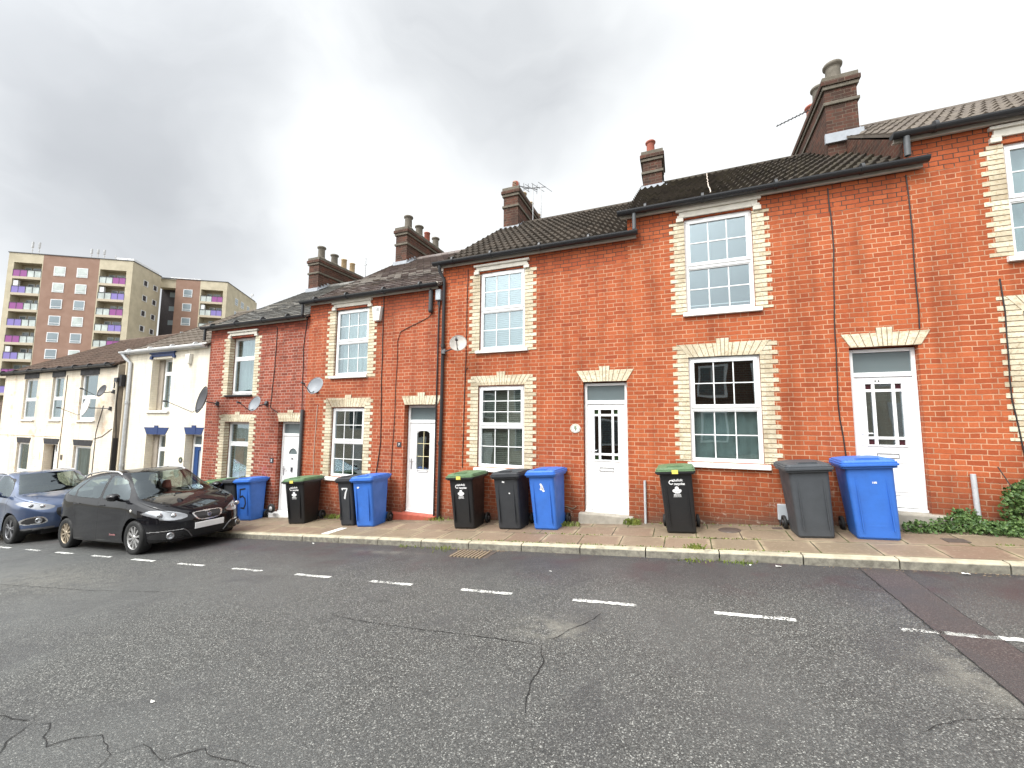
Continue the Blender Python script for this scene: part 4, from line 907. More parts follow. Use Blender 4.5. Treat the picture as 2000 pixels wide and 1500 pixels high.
# ------------------------------------------------------------------ houses across the road (behind the camera; the windows mirror them)
M['brick_far'] = brick_mat('brick_brown_opposite', [(.10, .065, .05), (.15, .095, .07), (.12, .08, .06)], (.2, .17, .14), base_dark=False)
for k in range(7):
    x1 = 9-4.4*k; x0 = x1-4.4; zb = road_z(x0, -2)-.1; r = empty('opposite_house', ((x0+x1)/2, -4.6, zb))
    tag(r, ('cream' if k % 3 == 0 else 'brown brick')+' terraced house behind the viewer, '+('nearest the top of the hill', 'opposite number 11', 'opposite number 9', 'opposite number 7', 'opposite number 5', 'opposite number 3', 'farthest down the hill')[k], 'house', 'houses behind the viewer')
    b = MB(); b.box(x0, x1, -10, -4.6, zb-.5, zb+4.6); b.build('wall', 'brick_far' if k % 3 else 'brick_paint', r)
    b = MB(); b.xprism([(-4.4, zb+4.55), (-7.3, zb+6.4), (-10.2, zb+4.55)], x0, x1); b.build('roof', 'tile_brown', r)
    for a, z in ((.5, 2.9), (.5, .9), (2.6, 2.9)):
        b = MB(); b.box(x0+a, x0+a+1.1, -4.6, -4.57, zb+z, zb+z+1.35); w = b.build('window', 'upvc', r)
        b = MB(); b.box(x0+a+.08, x0+a+.51, -4.57, -4.56, zb+z+.08, zb+z+1.27); b.box(x0+a+.59, x0+a+1.02, -4.57, -4.56, zb+z+.08, zb+z+1.27); b.build('pane', 'glass_frosted', w)
    b = MB(); b.box(x0+2.8, x0+3.6, -4.6, -4.56, zb+.1, zb+2.2); b.build('door', 'upvc', r)
    bpy.context.view_layer.update(); rebase(r)
# ------------------------------------------------------------------ tower block on the hill behind
M['t_cream'] = paint('tower_cream_brick', (.52, .46, .34), .85, var=.4, scale=.8)
M['t_brown'] = paint('tower_brown_brick', (.285, .175, .13), .85, var=.22, scale=.9)
M['t_purple'] = paint('magenta_panel', (.27, .065, .25), .5)
M['t_lilac'] = paint('violet_panel', (.22, .175, .46), .5)
M['t_slab'] = paint('balcony_slab_edge', (.50, .43, .33), .8)
M['t_dark'] = paint('deep_shade_interior', (.045, .04, .045), .8)
M['t_glass'] = paint('tower_pane', (.22, .27, .30), .12, .7, var=.5, scale=.35)
M['t_glaz'] = paint('balcony_glazing', (.50, .55, .53), .2, .6, var=.9, scale=.9)
M['t_white'] = paint('tower_window_frame', (.72, .73, .75), .5)
def tower():
    a = R(34.2); u = Vector((math.cos(a), math.sin(a), 0)); v = Vector((-math.sin(a), math.cos(a), 0))
    root = empty('tower_block', (-83.1, 37.35, -7)); tag(root, 'tall cream and brown tower block with purple balcony panels rising behind the low roofs', 'tower block')
    ZT = 27.65; ZB = -7.0
    class F:      # a face: origin, direction along, outward normal
        def __init__(s, o, d, nrm): s.o, s.d, s.n = Vector((o[0], o[1], 0)), d, nrm
        def box(s, b, a0, a1, z0, z1, o0, o1, mi=0):   # o = distance out of the face
            c = [s.o+s.d*a_+s.n*q+Vector((0, 0, z)) for a_ in (a0, a1) for q in (o0, o1) for z in (z0, z1)]
            b.add(c, [(0, 1, 3, 2), (4, 6, 7, 5), (0, 4, 5, 1), (2, 3, 7, 6), (0, 2, 6, 4), (1, 5, 7, 3)], mi)
    O = Vector((-83.13, 37.35, 0)); O3 = Vector((-79.0, 49.99, 0))
    f1 = F(O, u, -v); f2 = F(O, v, u); f3 = F(O3, u, -v); f4 = F(O3, v, u)
    # bays of f1: cream 0, bay1, brown, bay2, cream
    b = MB()
    f1.box(b, -16.7, -15.95, ZB, ZT, -7.4, 0); f1.box(b, -12.3, -12.2, ZB, ZT, -7.4, 0); f1.box(b, -4.66, -4.5, ZB, ZT, -7.4, 0); f1.box(b, -.85, 0, ZB, ZT, -7.4, 0)
    f1.box(b, -15.95, -12.3, 26.15, ZT, -7.4, 0); f1.box(b, -4.5, -.85, 25.95, ZT, -7.4, 0); f1.box(b, -15.95, -12.3, ZB, 26.15, -7.4, -1.6); f1.box(b, -4.5, -.85, ZB, 25.95, -7.4, -1.6)
    f2.box(b, .01, 7.45, ZB, ZT-.01, -.8, -.003); f3.box(b, -11.5, -8.48, 26.0, ZT-.02, -3, -.3)
    f3.box(b, -4.5, -4.3, ZB, ZT, -14, 0); f3.box(b, -.65, 0, ZB, ZT, -14, 0); f3.box(b, -4.3, -.65, 26.0, ZT, -14, 0); f3.box(b, -4.3, -.65, ZB, 26.0, -14, -1.6)
    f4.box(b, .01, 12.9, ZB, ZT-.01, -.6, -.003)
    b.build('cream_wall', 't_cream', root)
    b = MB(); f1.box(b, -12.2, -4.66, ZB, ZT-.005, -7.4, -.002); f3.box(b, -8.48, -4.5, ZB, ZT-.005, -8, -.002); b.build('brown_wall', 't_brown', root)
    b = MB(); f3.box(b, -11.6, -8.40, ZB, 26, -3, -1.7); b.build('stairwell', 't_dark', root)
    b = MB()
    for k in range(13):
        z = 24.6-2.66*k; f3.box(b, -10.2, -8.6, z, z+.9, -1.7, -1.66)
    b.build('stairwell_glazing', 't_glass', root)
    b = MB(); z = ZT
    for f, a0, a1 in ((f1, -16.8, .08), (f2, -.05, 7.5), (f3, -11.4, -8.5), (f3, -8.5, .08), (f4, -.05, 12.95)): f.box(b, a0, a1, z, z+.12, -.3, .08)
    b.build('parapet_coping', 'metal_dark', root)
    b = MB(); f2.box(b, .9, 7.6, ZT+.2, ZT+.75, -3, -.5); f3.box(b, -10.2, -5.2, ZT+.2, ZT+.70, -6, -1.4); b.build('roof_canopy', 't_white', root)
    NF = 13
    def balcony(f, a0, a1, zt, purple_left, k):
        col = ('t_purple', 't_lilac')[k % 2]; zr = zt-1.15; zb = zt-2.23; zs = zt-2.62
        s = MB(); f.box(s, a0, a1, zs, zb, -1.6, .03); o = s.build('balcony', 't_slab', root)
        m = (a0+a1)/2; pl, pr = (a0, m) if purple_left else (m, a1)
        p = MB(); f.box(p, pl+.04, pr-.04, zb, zr-.05, -.06, .0); p.build('coloured_panel', col, o)
        g = MB(); ql, qr = (m, a1) if purple_left else (a0, m)
        f.box(g, ql+.04, qr-.04, zb, zr-.06, -.06, -.02); g.build('glass_panel', 't_glaz', o)
        r = MB(); f.box(r, a0, a1, zr-.05, zr+.02, -.08, .04)
        for q in range(5): f.box(r, a0+(a1-a0)*q/4-.03, a0+(a1-a0)*q/4+.03, zb, zr, -.09, .02)
        r.build('railing', 'metal_dark', o)
        w = MB(); w0 = a0+.3+(.6 if k % 3 else 0)
        f.box(w, w0, w0+.9, zb, zt-.35, -1.58, -1.5); f.box(w, w0+1.1, min(a1-.1, w0+2.3), zb+.8, zt-.35, -1.58, -1.5)
        if k % 4 == 1: f.box(w, a0+.1, a0+.7, zr+.05, zt-.25, -.5, -.1)
        w.build('balcony_windows', 't_white' if k % 2 else 't_glaz', o)
        w = MB(); f.box(w, w0+.12, w0+.78, zb+.2, zt-.5, -1.5, -1.47); f.box(w, w0+1.2, min(a1-.2, w0+2.2), zb+.95, zt-.45, -1.5, -1.47); w.build('balcony_panes', 't_glass', o)
    for k in range(11):
        balcony(f1, -15.95, -12.3, 26.15-2.62*k, True, k)
        if k < 8: balcony(f1, -4.5, -.85, 25.93-2.62*k, False, k)
        if k < 5: balcony(f3, -4.3, -.65, 25.98-2.62*k, False, k)
    def win(f, a0, a1, z0, z1):
        b = MB(); f.box(b, a0, a1, z0, z1, .0, .05); o = b.build('window', 't_white', root)
        b = MB(); f.box(b, a0+.12, a1-.12, z0+.42, z1-.1, .05, .07); f.box(b, a0+.12, a1-.12, z0+.10, z0+.32, .05, .07); b.build('pane', rnd.choice(('t_glass', 't_glass', 't_glaz')), o)
    for k in range(9):
        z = 24.35-2.67*k
        win(f1, -10.66, -9.12, z, z+1.55); win(f1, -7.6, -6.1, z-.03, z+1.53)
        if k < 5: win(f3, -7.17, -5.70, z, z+1.45)
    def win2(f, a0, a1, z0, z1):
        b = MB(); f.box(b, a0, a1, z0, z1, .0, .05); o = b.build('window', 't_white', root)
        b = MB(); f.box(b, a0+.1, a1-.35, z0+.1, z1-.1, .05, .07); b.build('pane', 't_dark', o)
    for k in range(6):
        z = 24.5-2.63*k; win2(f2, 2.84, 4.05, z, z+1.05); win2(f2, 5.42, 6.62, z, z+1.0)
    for k in range(3):
        z = 24.35-2.6*k; win(f4, 3.45, 4.75, z, z+1.35); win(f4, 6.1, 7.45, z+.05, z+1.4); win(f4, 9.0, 10.2, z, z+1.3)
    bpy.context.view_layer.update(); rebase(root)
    AL = iter(('left antenna of the pair on the left roof corner of the tower block', 'right antenna of the pair on the left roof corner of the tower block', 'leftmost of three antennas above the middle of the tower roof', 'middle one of three antennas above the middle of the tower roof', 'rightmost of three antennas above the middle of the tower roof', 'single thin antenna on the tower roof right of the group of three', 'lowest small antenna on the tower roof near its cream corner'))
    for a_, h, n in ((-14.6, 2.3, 2), (-6.6, 1.9, 3), (-3.2, 1.1, 1), (-1.6, .6, 1)):
        for q in range(n):
            p = O+u*(a_+q*.9)-(-v)*1.0; m = MB(); m.tube([(0, 0, 0), (0, 0, h-.3*q)], .05, 6)
            m.box(-.16, .16, -.1, .1, h*.55, h*.95) if n > 1 else m.tube([(-.3, 0, h*.7), (.3, 0, h*.75)], .03, 5)
            m.tube([(-.3, 0, h*.35), (.3, 0, h*.35)], .04, 5)
            o = m.build('roof_antenna', 'metal', loc=(p.x, p.y, ZT+.1)); tag(o, next(AL), 'antenna', 'aerials on the tower roof')
    p = O3+v*11; m = MB(); m.tube([(0, 0, 0), (0, 0, 1.2)], .05, 6); m.box(-.1, .5, -.1, .1, .7, 1.1); tag(m.build('roof_antenna', 'metal', loc=(p.x, p.y, ZT)), 'lone small antenna on the far right roof corner of the tower block', 'antenna')
tower()

# ------------------------------------------------------------------ wheelie bins
M['bin_black'] = paint('black_bin_plastic', (.012, .012, .013), .42, .5, var=.35, scale=7)
M['bin_blue'] = paint('blue_bin_plastic', (.035, .145, .52), .48, .5, var=.34, scale=5)
M['bin_grey'] = paint('faded_grey_bin_plastic', (.060, .066, .074), .6, .4, var=.3, scale=6)
M['bin_dark'] = paint('dark_grey_bin_plastic', (.030, .032, .036), .55, .4, var=.4, scale=6)
M['bin_green'] = paint('green_lid_plastic', (.105, .18, .09), .6, .4, var=.45, scale=8)
def rrect(hw, y0, y1, r, z, n=4):
    """rounded rectangle outline; x half width hw, y0 (front) .. y1 (back)"""
    out = []
    for cx, cy, a0 in ((hw-r, y0+r, -90), (hw-r, y1-r, 0), (-hw+r, y1-r, 90), (-hw+r, y0+r, 180)):
        for i in range(n+1):
            t = R(a0+90*i/n); out.append((cx+r*math.cos(t), cy+r*math.sin(t), z))
    return out
def loft(b, loops, mi=0, cap0=True, cap1=True, smooth=True):
    n = len(loops[0]); o = []
    v = [p for l in loops for p in l]; f = []
    for i in range(len(loops)-1):
        for k in range(n): f.append((i*n+k, i*n+(k+1) % n, (i+1)*n+(k+1) % n, (i+1)*n+k))
    b.add(v, f, mi, smooth)
    if cap0: b.add(loops[0], [tuple(range(n-1, -1, -1))], mi)
    if cap1: b.add(loops[-1], [tuple(range(n))], mi)
def make_bin(label, x, y, yaw, body, lid, w=.58, d=.67, h=1.07, open_=0, marks=None, roll=0, group=None):
    root = empty('wheelie_bin', (x, y, pav_z(x, y)+.002)); tag(root, label, 'wheelie bin', 'wheelie bins lined up against the houses')
    H = h-.12; w *= .95; hb, ht = w*.385, w*.43; db = d*.70
    b = MB()
    loops = [rrect(hb*.97, .02, db-.02, .04, 0), rrect(hb, .0, db, .045, .03)]
    for k in range(1, 7): t = k/6; loops.append(rrect(hb+(ht-hb)*t, 0-.055*t, db+(d*.90-db)*t*.75, .045, .03+(H-.09)*t))
    loops += [rrect(ht+.002, -.057, db+(d*.9-db)*.76, .045, H-.055), rrect(w*.5, -.085, d*.90-.02, .05, H-.050), rrect(w*.5, -.088, d*.90-.02, .05, H-.012), rrect(w*.49, -.08, d*.89-.02, .05, H)]
    loft(b, loops, smooth=False)
    # raised panel lines on the front, foot recess and axle housing
    b.box(-w*.16, w*.16, -.010, .03, .17, .19)
    for s in (-1, 1): b.box(s*w*.27-.004, s*w*.27+.004, -.052, -.02, .12, H-.12)
    b.box(-hb+.02, hb-.02, db-.01, db+.10, .07, .19)
    body_o = b.build('bin_body', body, root)
    for p_ in body_o.data.polygons: pass
    l = MB(); e = R(2)
    ll = [rrect(w*.525, -.115, d*.92, .05, H-.018), rrect(w*.525, -.115, d*.92, .05, H+.006), rrect(w*.508, -.098, d*.92, .05, H+.010), rrect(w*.508, -.098, d*.92, .05, H+.030), rrect(w*.485, -.078, d*.90, .05, H+.034), rrect(w*.475, -.068, d*.89, .05, H+.056), rrect(w*.43, -.02, d*.84, .06, H+.064), rrect(w*.30, .10, d*.72, .08, H+.078)]
    loft(l, ll, smooth=False)
    l.prism([(-w*.26, H+.03), (w*.26, H+.03), (w*.18, H+.085), (-w*.18, H+.085)], -.055, .05)   # grip bulge
    lo = l.build('lid', lid, root); lo.rotation_euler = (0, 0, 0)
    if open_: lo.location = (0, 0, .0); lo.rotation_euler = (R(-open_), 0, 0); lo.location = (0, d*.9*(1-math.cos(R(open_))), d*.9*math.sin(R(open_)))
    hd = MB(); hd.tube([(-w*.36, d*.90, H-.03), (-w*.36, d*.99, H+.01), (w*.36, d*.99, H+.01), (w*.36, d*.90, H-.03)], .016, 8)
    for s in (-1, 1): hd.tube([(s*w*.42-.04, d*.93, H+.02), (s*w*.42+.04, d*.93, H+.02)], .02, 8)
    hd.build('handle', body, root)
    for s in (-1, 1):
        wh = MB(); cx = s*(w*.46); wh.lathe([(.0, -.025), (.075, -.025), (.098, -.02), (.10, 0), (.098, .02), (.075, .025), (.07, .012), (.03, .012), (.025, .03), (0, .03)] if s > 0 else [(0, -.03), (.025, -.03), (.03, -.012), (.07, -.012), (.075, -.025), (.098, -.02), (.10, 0), (.098, .02), (.075, .025), (0, .025)], (cx, db+.07, .10), 20, axis='x')
        wo = wh.build('wheel', 'rubber', root); hc = MB(); hc.lathe([(0, .031*s), (.035, .031*s), (.037, .02*s)], (cx, db+.07, .10), 12, axis='x'); hc.build('hub', 'metal_dark', wo)
    ax = MB(); ax.tube([(-w*.46, db+.07, .10), (w*.46, db+.07, .10)], .012, 8); ax.build('axle', 'metal_dark', root)
    # printed marks live on the sloping front face
    tilt = math.atan(.055/(H-.09))
    def front(o, px, pz): o.matrix_local = Matrix.Translation((px, -.055*(pz-.03)/(H-.09)-.003, pz)) @ Matrix.Rotation(tilt, 4, 'X') @ FACE
    if marks == 'recycle':
        k = w/.58*.82
        t = text('lettering', 'Suffolk', 'text_white', .062*k, body_o, .0008, .0018, 'LEFT'); front(t, -.045*k, H-.14)
        t = text('lettering', 'recycles', 'text_white', .062*k, body_o, .0008, .0018, 'LEFT'); front(t, -.045*k, H-.195)
        m = MB(); n = 16
        for i in range(n-3):
            a0, a1 = 2*math.pi*i/n+.6, 2*math.pi*(i+1)/n+.6
            m.add([(.036*math.cos(a0), .036*math.sin(a0), 0), (.036*math.cos(a1), .036*math.sin(a1), 0), (.022*math.cos(a1), .022*math.sin(a1), 0), (.022*math.cos(a0), .022*math.sin(a0), 0)], [(0, 1, 2, 3)])
        m.add([(.018, .05, 0), (.05, .012, 0), (.012, .008, 0)], [(0, 2, 1)]); front(m.build('arrow_emblem', 'text_white', body_o), -.095*k, H-.17)
        m = MB()   # leafy crest: rounded lobes on a stem
        for cx, cy, r in ((0, .038, .030), (-.040, .0, .026), (.040, .0, .026), (-.022, -.022, .02), (.022, -.022, .02), (0, .0, .022)):
            m.add([(cx+r*math.cos(2*math.pi*i/10), cy+r*math.sin(2*math.pi*i/10), 0) for i in range(10)], [tuple(range(10))])
        m.add([(-.006, -.045, 0), (.006, -.045, 0), (.006, 0, 0), (-.006, 0, 0)], [(0, 1, 2, 3)])
        front(m.build('crest_emblem', 'text_white', body_o), 0, H-.30)
        t = text('lettering', 'IPSWICH', 'text_white', .034*k, body_o, .0008, .0012); front(t, 0, H-.365)
        t = text('lettering', 'BOROUGH COUNCIL', 'text_white', .015*k, body_o, .0008, .0006); front(t, 0, H-.39)
        s = MB(); s.box(-.045, .045, -.126, -.120, H-.035, H+.025); s.build('sticker', 'yellow', root)
        rim = MB(); loft(rim, [rrect(w*.532, -.122, d*.93, .05, H-.030), rrect(w*.532, -.122, d*.93, .05, H+.000)], 0, True, True); rim.build('lid_rim', 'bin_black', root)
    elif marks:
        for (s, px, pz, size, mat, bold) in marks:
            if s == 'blob':
                m = MB(); n = 14; rr = random.Random(int(px*1000)+int(pz*100))
                m.add([(size*rr.uniform(.5, 1)*math.cos(2*math.pi*i/n), size*.8*rr.uniform(.4, 1)*math.sin(2*math.pi*i/n), 0) for i in range(n)], [tuple(range(n))]); o = m.build('torn_sticker', mat, body_o)
            elif s == 'scratch':
                m = MB(); 
                for q in range(3): m.add([(-.03+q*.012, .05-q*.04, 0), (.0+q*.014, .06-q*.04, 0), (.035+q*.012, .0-q*.04, 0), (.0+q*.012, -.01-q*.04, 0)], [(0, 3, 2, 1)])
                o = m.build('peeled_sticker', mat, body_o)
            elif s in ('hand5', 'hand7'):   # brushed on by hand: a flat ribbon along the stroke
                st = {'hand5': [[(.22, .5), (-.12, .46)], [(-.12, .46), (-.16, .08)], [(-.16, .10), (.02, .16), (.16, .04), (.18, -.2), (.06, -.42), (-.14, -.40)]], 'hand7': [[(-.3, .42), (.28, .40)], [(.28, .40), (.12, .02), (-.02, -.48)], [(.24, .34), (.06, .02), (-.06, -.44)], [(-.28, .42), (-.22, .3)]]}[s]
                m = MB(); hw = {'hand5': .035, 'hand7': .05}[s]
                for L in st:
                    for (a, c) in zip(L[:-1], L[1:]):
                        v_ = Vector((c[0]-a[0], c[1]-a[1])).normalized(); nx, ny = -v_.y*hw, v_.x*hw; e_ = hw*.5
                        m.add([((a[0]-v_.x*e_+nx)*size, (a[1]-v_.y*e_+ny)*size, 0), ((a[0]-v_.x*e_-nx)*size, (a[1]-v_.y*e_-ny)*size, 0), ((c[0]+v_.x*e_-nx)*size, (c[1]+v_.y*e_-ny)*size, 0), ((c[0]+v_.x*e_+nx)*size, (c[1]+v_.y*e_+ny)*size, 0)], [(0, 1, 2, 3)])
                o = m.build('painted_number', mat, body_o)
            else: o = text('painted_number', s, mat, size, body_o, .0008, bold)
            front(o, px, pz)
    root.rotation_euler = (0, -math.atan(SLOPE)+R(roll), R(yaw))
    return root
BK, GR = 'bin_black', 'bin_green'
make_bin('black bin with green lid half hidden behind the black car', -11.18, 7.12, 2, BK, GR, marks='recycle')
make_bin('dark bin with black lid between the black car and the blue bin painted 5', -10.66, 7.22, -6, 'bin_dark', 'bin_dark')
make_bin('blue bin with a hand painted black 5 on its front, right of the black car', -10.10, 7.20, 3, 'bin_blue', 'bin_blue', w=.58, d=.52, marks=[('hand5', -.02, .52, .52, 'text_black', 0)], h=1.08)
make_bin('black bin with green lid standing before the white door of number 5', -8.14, 7.02, 8, BK, GR, marks='recycle', w=.60)
make_bin('narrow worn grey bin marked with a white 7 beside a blue bin', -6.62, 6.98, 4, 'bin_dark', 'bin_dark', w=.46, d=.58, marks=[('hand7', -.0, .68, .24, 'text_white', 0)])
make_bin('blue bin with a small white sticker, left of the red doorstep', -6.10, 6.93, 6, 'bin_blue', 'bin_blue', w=.56, h=1.08, marks=[('blob', -.10, .80, .035, 'text_white', 0)])
make_bin('black bin with green lid beside the tall black drainpipe', -3.82, 6.98, 2, BK, GR, marks='recycle')
make_bin('dark grey bin with a peeling white mark, between a green-lidded and a blue bin', -2.92, 7.02, 0, 'bin_dark', 'bin_dark', marks=[('blob', -.04, .84, .035, 'text_white', 0), ('blob', .06, .64, .02, 'text_white', 0)])
make_bin('blue bin with a slashed white sticker, left of the number 9 doorstep', -2.26, 7.06, -3, 'bin_blue', 'bin_blue', h=1.08, marks=[('scratch', -.0, .74, .05, 'text_white', 0), ('blob', .01, .70, .05, 'text_white', 0)])
make_bin('black bin with green lid standing alone under the number 11 ground floor window', -.06, 7.05, 0, BK, GR, marks='recycle', d=.60)
make_bin('faded grey bin leaning beside the big blue bin near the number 11 door', 1.66, 6.98, 2, 'bin_grey', 'bin_grey', w=.58, marks=None, roll=0)
make_bin('large blue bin in front of the white door numbered 11', 2.34, 6.98, -4, 'bin_blue', 'bin_blue', w=.62, h=1.10, marks=[('188', .03, .74, .035, 'text_white', .001)])

# ------------------------------------------------------------------ satellite dishes
def dish(label, x, y, z, rad, az, el, mat, wall, arm=.45, back_mat=None):
    """az: direction the dish looks, degrees from -y (street) towards +x; wall: fixing point"""
    root = empty('satellite_dish', (x, y, z)); tag(root, label, 'satellite dish', 'satellite dishes on the fronts')
    n = 26; m = 6; b = MB(); vs = []; dp = rad*.22
    for s, off in ((0, 0), (1, -.008)):
        for j in range(m+1):
            r = rad*j/m; hh = dp*(r/rad)**2
            for i in range(n): t = 2*math.pi*i/n; vs.append((r*.93*math.cos(t), -hh+ (0 if s == 0 else .008), r*math.sin(t)))
    fs = []
    for s in (0, 1):
        o = s*(m+1)*n
        for j in range(m):
            for i in range(n):
                q = (o+j*n+i, o+j*n+(i+1) % n, o+(j+1)*n+(i+1) % n, o+(j+1)*n+i); fs.append(q if s == 0 else tuple(reversed(q)))
    o = (m+1)*n
    for i in range(n): fs.append((m*n+i, m*n+(i+1) % n, o+m*n+(i+1) % n, o+m*n+i))
    b.add(vs, fs, 0, True); d = b.build('reflector', mat, root)
    rim = MB(); rim.tube([(rad*.93*math.cos(2*math.pi*i/n), -dp, rad*math.sin(2*math.pi*i/n)) for i in range(n+1)], .006, 6); rim.build('rim', back_mat or mat, root)
    a = MB(); a.tube([(0, .01, -rad*.55), (0, -rad*.5, -rad*1.02), (0, -arm, -rad*.62)], .009, 6); a.build('arm', 'metal_dark', root)
    l = MB(); l.tube([(0, -arm+.03, -rad*.60), (0, -arm-.06, -rad*.66)], .022, 10); l.tube([(-.03, -arm+.02, -rad*.62), (.03, -arm+.02, -rad*.62)], .014, 8); l.build('receiver', 'metal_dark', root)
    root.rotation_euler = (R(-el), 0, R(az))
    bpy.context.view_layer.update()
    inv = (Matrix.Translation((x, y, z)) @ root.rotation_euler.to_matrix().to_4x4()).inverted()
    q = inv @ Vector(wall); br = MB(); br.tube([(0, .0, -.02), (0, .05, -.03), tuple(q)], .014, 8); br.box(q.x-.04, q.x+.04, q.y-.04, q.y+.04, q.z-.06, q.z+.06); br.build('bracket', back_mat or 'metal_dark', root)
dish('stained grey satellite dish fixed to the black drainpipe of number 9', -4.20, 7.30, 3.24, .185, 24, 22, 'dish_rust', (-4.76, 7.64, 3.16), arm=.34)
dish('grey satellite dish above the drainpipe between numbers 5 and 7', -8.04, 7.30, 2.47, .215, 9, 22, 'dish', (-8.45, 7.68, 2.42), arm=.42)
dish('small grey satellite dish over the ground floor window of number 5', -10.08, 7.30, 2.06, .20, 0, 20, 'dish', (-10.2, 7.68, 2.1), arm=.42)
dish('large black satellite dish seen edge-on beside the cream wall of number 3', -12.05, 7.25, 2.19, .37, -16, 12, 'dish_dark', (-12.2, 7.68, 2.12), arm=.80)
dish('black satellite dish on the right corner of the long cream building', -17.15, 7.25, 2.55, .20, 2, 18, 'dish_dark', (-17.05, 7.47, 2.55), arm=.50)
dish('white satellite dish on a long arm before an upper window of the cream building', -17.9, 7.22, 2.06, .31, -8, 12, 'dish_white', (-17.15, 7.47, 2.0), arm=.62)

# ------------------------------------------------------------------ small things on the walls
def wallbox(name, label, cat, x, z, w, h, d, mat, y=D, taper=0):
    root = empty(name, (x, y, z)); tag(root, label, cat); b = MB()
    b.prism([(-w/2+taper*.3, -h/2), (w/2-taper*.3, -h/2), (w/2, h/2), (-w/2, h/2)], -d, 0); b.build('casing', mat, root, bevel=.012)
    return root
a = wallbox('alarm_box', 'white burglar alarm box beside the upper window of number 7', 'alarm box', -6.60, 4.18, .26, .34, .10, 'box_white', taper=.15)
b = MB(); b.box(-.08, .08, -.105, -.10, -.12, .02); b.build('label_panel', 'upvc', a); b = MB()
for k in range(4): b.box(.0, .09, -.106, -.10, .06+k*.02, .068+k*.02)
b.build('sounder_slots', 'upvc_line', a)
a = wallbox('alarm_box', 'pale burglar alarm box under the gutter of cream number 3', 'alarm box', -13.60, 3.47, .22, .30, .10, 'box_white', taper=.15); b = MB(); b.box(-.07, .07, -.105, -.10, -.02, .09); b.build('label_panel', 'upvc', a)
a = wallbox('junction_box', 'grey telephone junction box beside the top of the black drainpipe', 'junction box', -4.92, 4.45, .13, .24, .09, 'box_grey')
b = MB(); b.tube([(.02, -.04, -.12), (.02, -.04, -.26)], .012, 6); b.tube([(-.02, -.04, -.12), (-.03, -.04, -.22)], .012, 6); b.build('cable_glands', 'metal_dark', a)
root = empty('cable_joint', (-5.12, D-.06, 4.34)); tag(root, 'black ribbed cable joint high on the wall of number 7', 'cable joint')
b = MB(); b.lathe([(0, -.27), (.03, -.27)]+[(.055 if k % 2 else .043, -.25+k*.04) for k in range(13)]+[(.03, .27), (0, .27)], (0, 0, 0), 12); b.build('casing', 'metal_dark', root)
a = wallbox('meter_box', 'grey electricity meter box low on the wall behind the faded grey bin', 'meter box', 1.46, .30, .27, .24, .05, 'box_grey'); b = MB()
for s in (-1, 1): b.box(s*.11-.006, s*.11+.006, -.04, -.03, -.38, -.12)
b.box(-.12, .12, -.045, -.03, -.15, -.12); b.build('stand', 'metal_dark', a)

# ------------------------------------------------------------------ TV aerials
def aerial(label, x, y, z, h, boom, az, n, tilt=0, mast=True, s=.32):
    root = empty('tv_aerial', (x, y, z)); tag(root, label, 'aerial'); b = MB()
    if mast: b.tube([(0, 0, -.9), (0, 0, h)], .016, 6); b.build('mast', 'metal', root)
    c, sn = math.cos(R(az)), math.sin(R(az)); b = MB(); dz = math.tan(R(tilt))
    b.tube([(-c*boom*.2, -sn*boom*.2, h-.05-dz*boom*.2), (c*boom*.8, sn*boom*.8, h-.05+dz*boom*.8)], .012, 6); b.build('boom', 'metal_dark', root); b = MB()
    for k in range(n):
        t = (-.18+.96*k/(n-1))*boom; L = s*(1-.35*k/n)
        b.tube([(c*t-sn*L/2, sn*t+c*L/2, h-.05+dz*t), (c*t+sn*L/2, sn*t-c*L/2, h-.05+dz*t)], .007, 5)
    b.build('elements', 'metal_dark', root)
aerial('long thin TV aerial reaching left from the tallest chimney', 3.04, 11.0, 9.02, .05, .95, 180, 13, -18, False, .13)
aerial('TV aerial on a mast behind the chimney between numbers 7 and 9', -4.05, 11.4, 8.0, .85, .7, 200, 6, 12, s=.5)
aerial('second TV aerial with wide spaced elements beside the chimney of number 9', -3.95, 11.9, 8.1, 1.05, .9, 160, 4, 18, s=.7)
b = MB(); b.tube([(0, 0, 0), (0, 0, .95)], .018, 6); b.tube([(-.05, 0, .70), (.05, 0, .70)], .02, 6); o = b.build('mast', 'metal'); rt = empty('tv_aerial', (-10.28, 11.2, 6.5)); o.parent = rt; tag(rt, 'bare thin mast on the ridge right of the chimney with buff pots', 'aerial')

# ------------------------------------------------------------------ plants
def leaves(b, c, r, n, size, mi=0, flat=.6, seed=1, wallside=True):
    q = random.Random(seed)
    for _ in range(n):
        while True:
            p = Vector((q.uniform(-1, 1), q.uniform(-1, 1), q.uniform(-1, 1)))
            if .35 < p.length < 1: break
        p = Vector((c[0]+p.x*r[0], c[1]+p.y*r[1], c[2]+p.z*r[2]))
        if p.y > D-.01: p.y = D-.02-q.random()*.05
        g = pav_z(p.x, p.y)
        if p.z < g+.01: p.z = g+.01+q.random()*.04
        s = size*q.uniform(.6, 1.3); nrm = Vector((q.gauss(0, .6), -1+q.gauss(0, .5), .5+q.gauss(0, .6))).normalized()
        a = nrm.cross(Vector((q.gauss(0, 1), q.gauss(0, 1), q.gauss(0, 1)))).normalized(); e = nrm.cross(a)
        tip = p+a*s; l = p+e*s*.55+a*s*.3; r_ = p-e*s*.55+a*s*.3; k = p-a*s*.35; mid = p+a*s*.25-nrm*s*.15
        b.add([k, l, tip, r_, mid], [(0, 4, 1), (1, 4, 2), (2, 4, 3), (3, 4, 0)], mi if q.random() < .7 else 1)
root = empty('ivy_bush', (4.3, 7.5, pav_z(4.3, 7.5))); tag(root, 'dark green leafy bush growing against the wall at the right edge', 'bush')
b = MB()
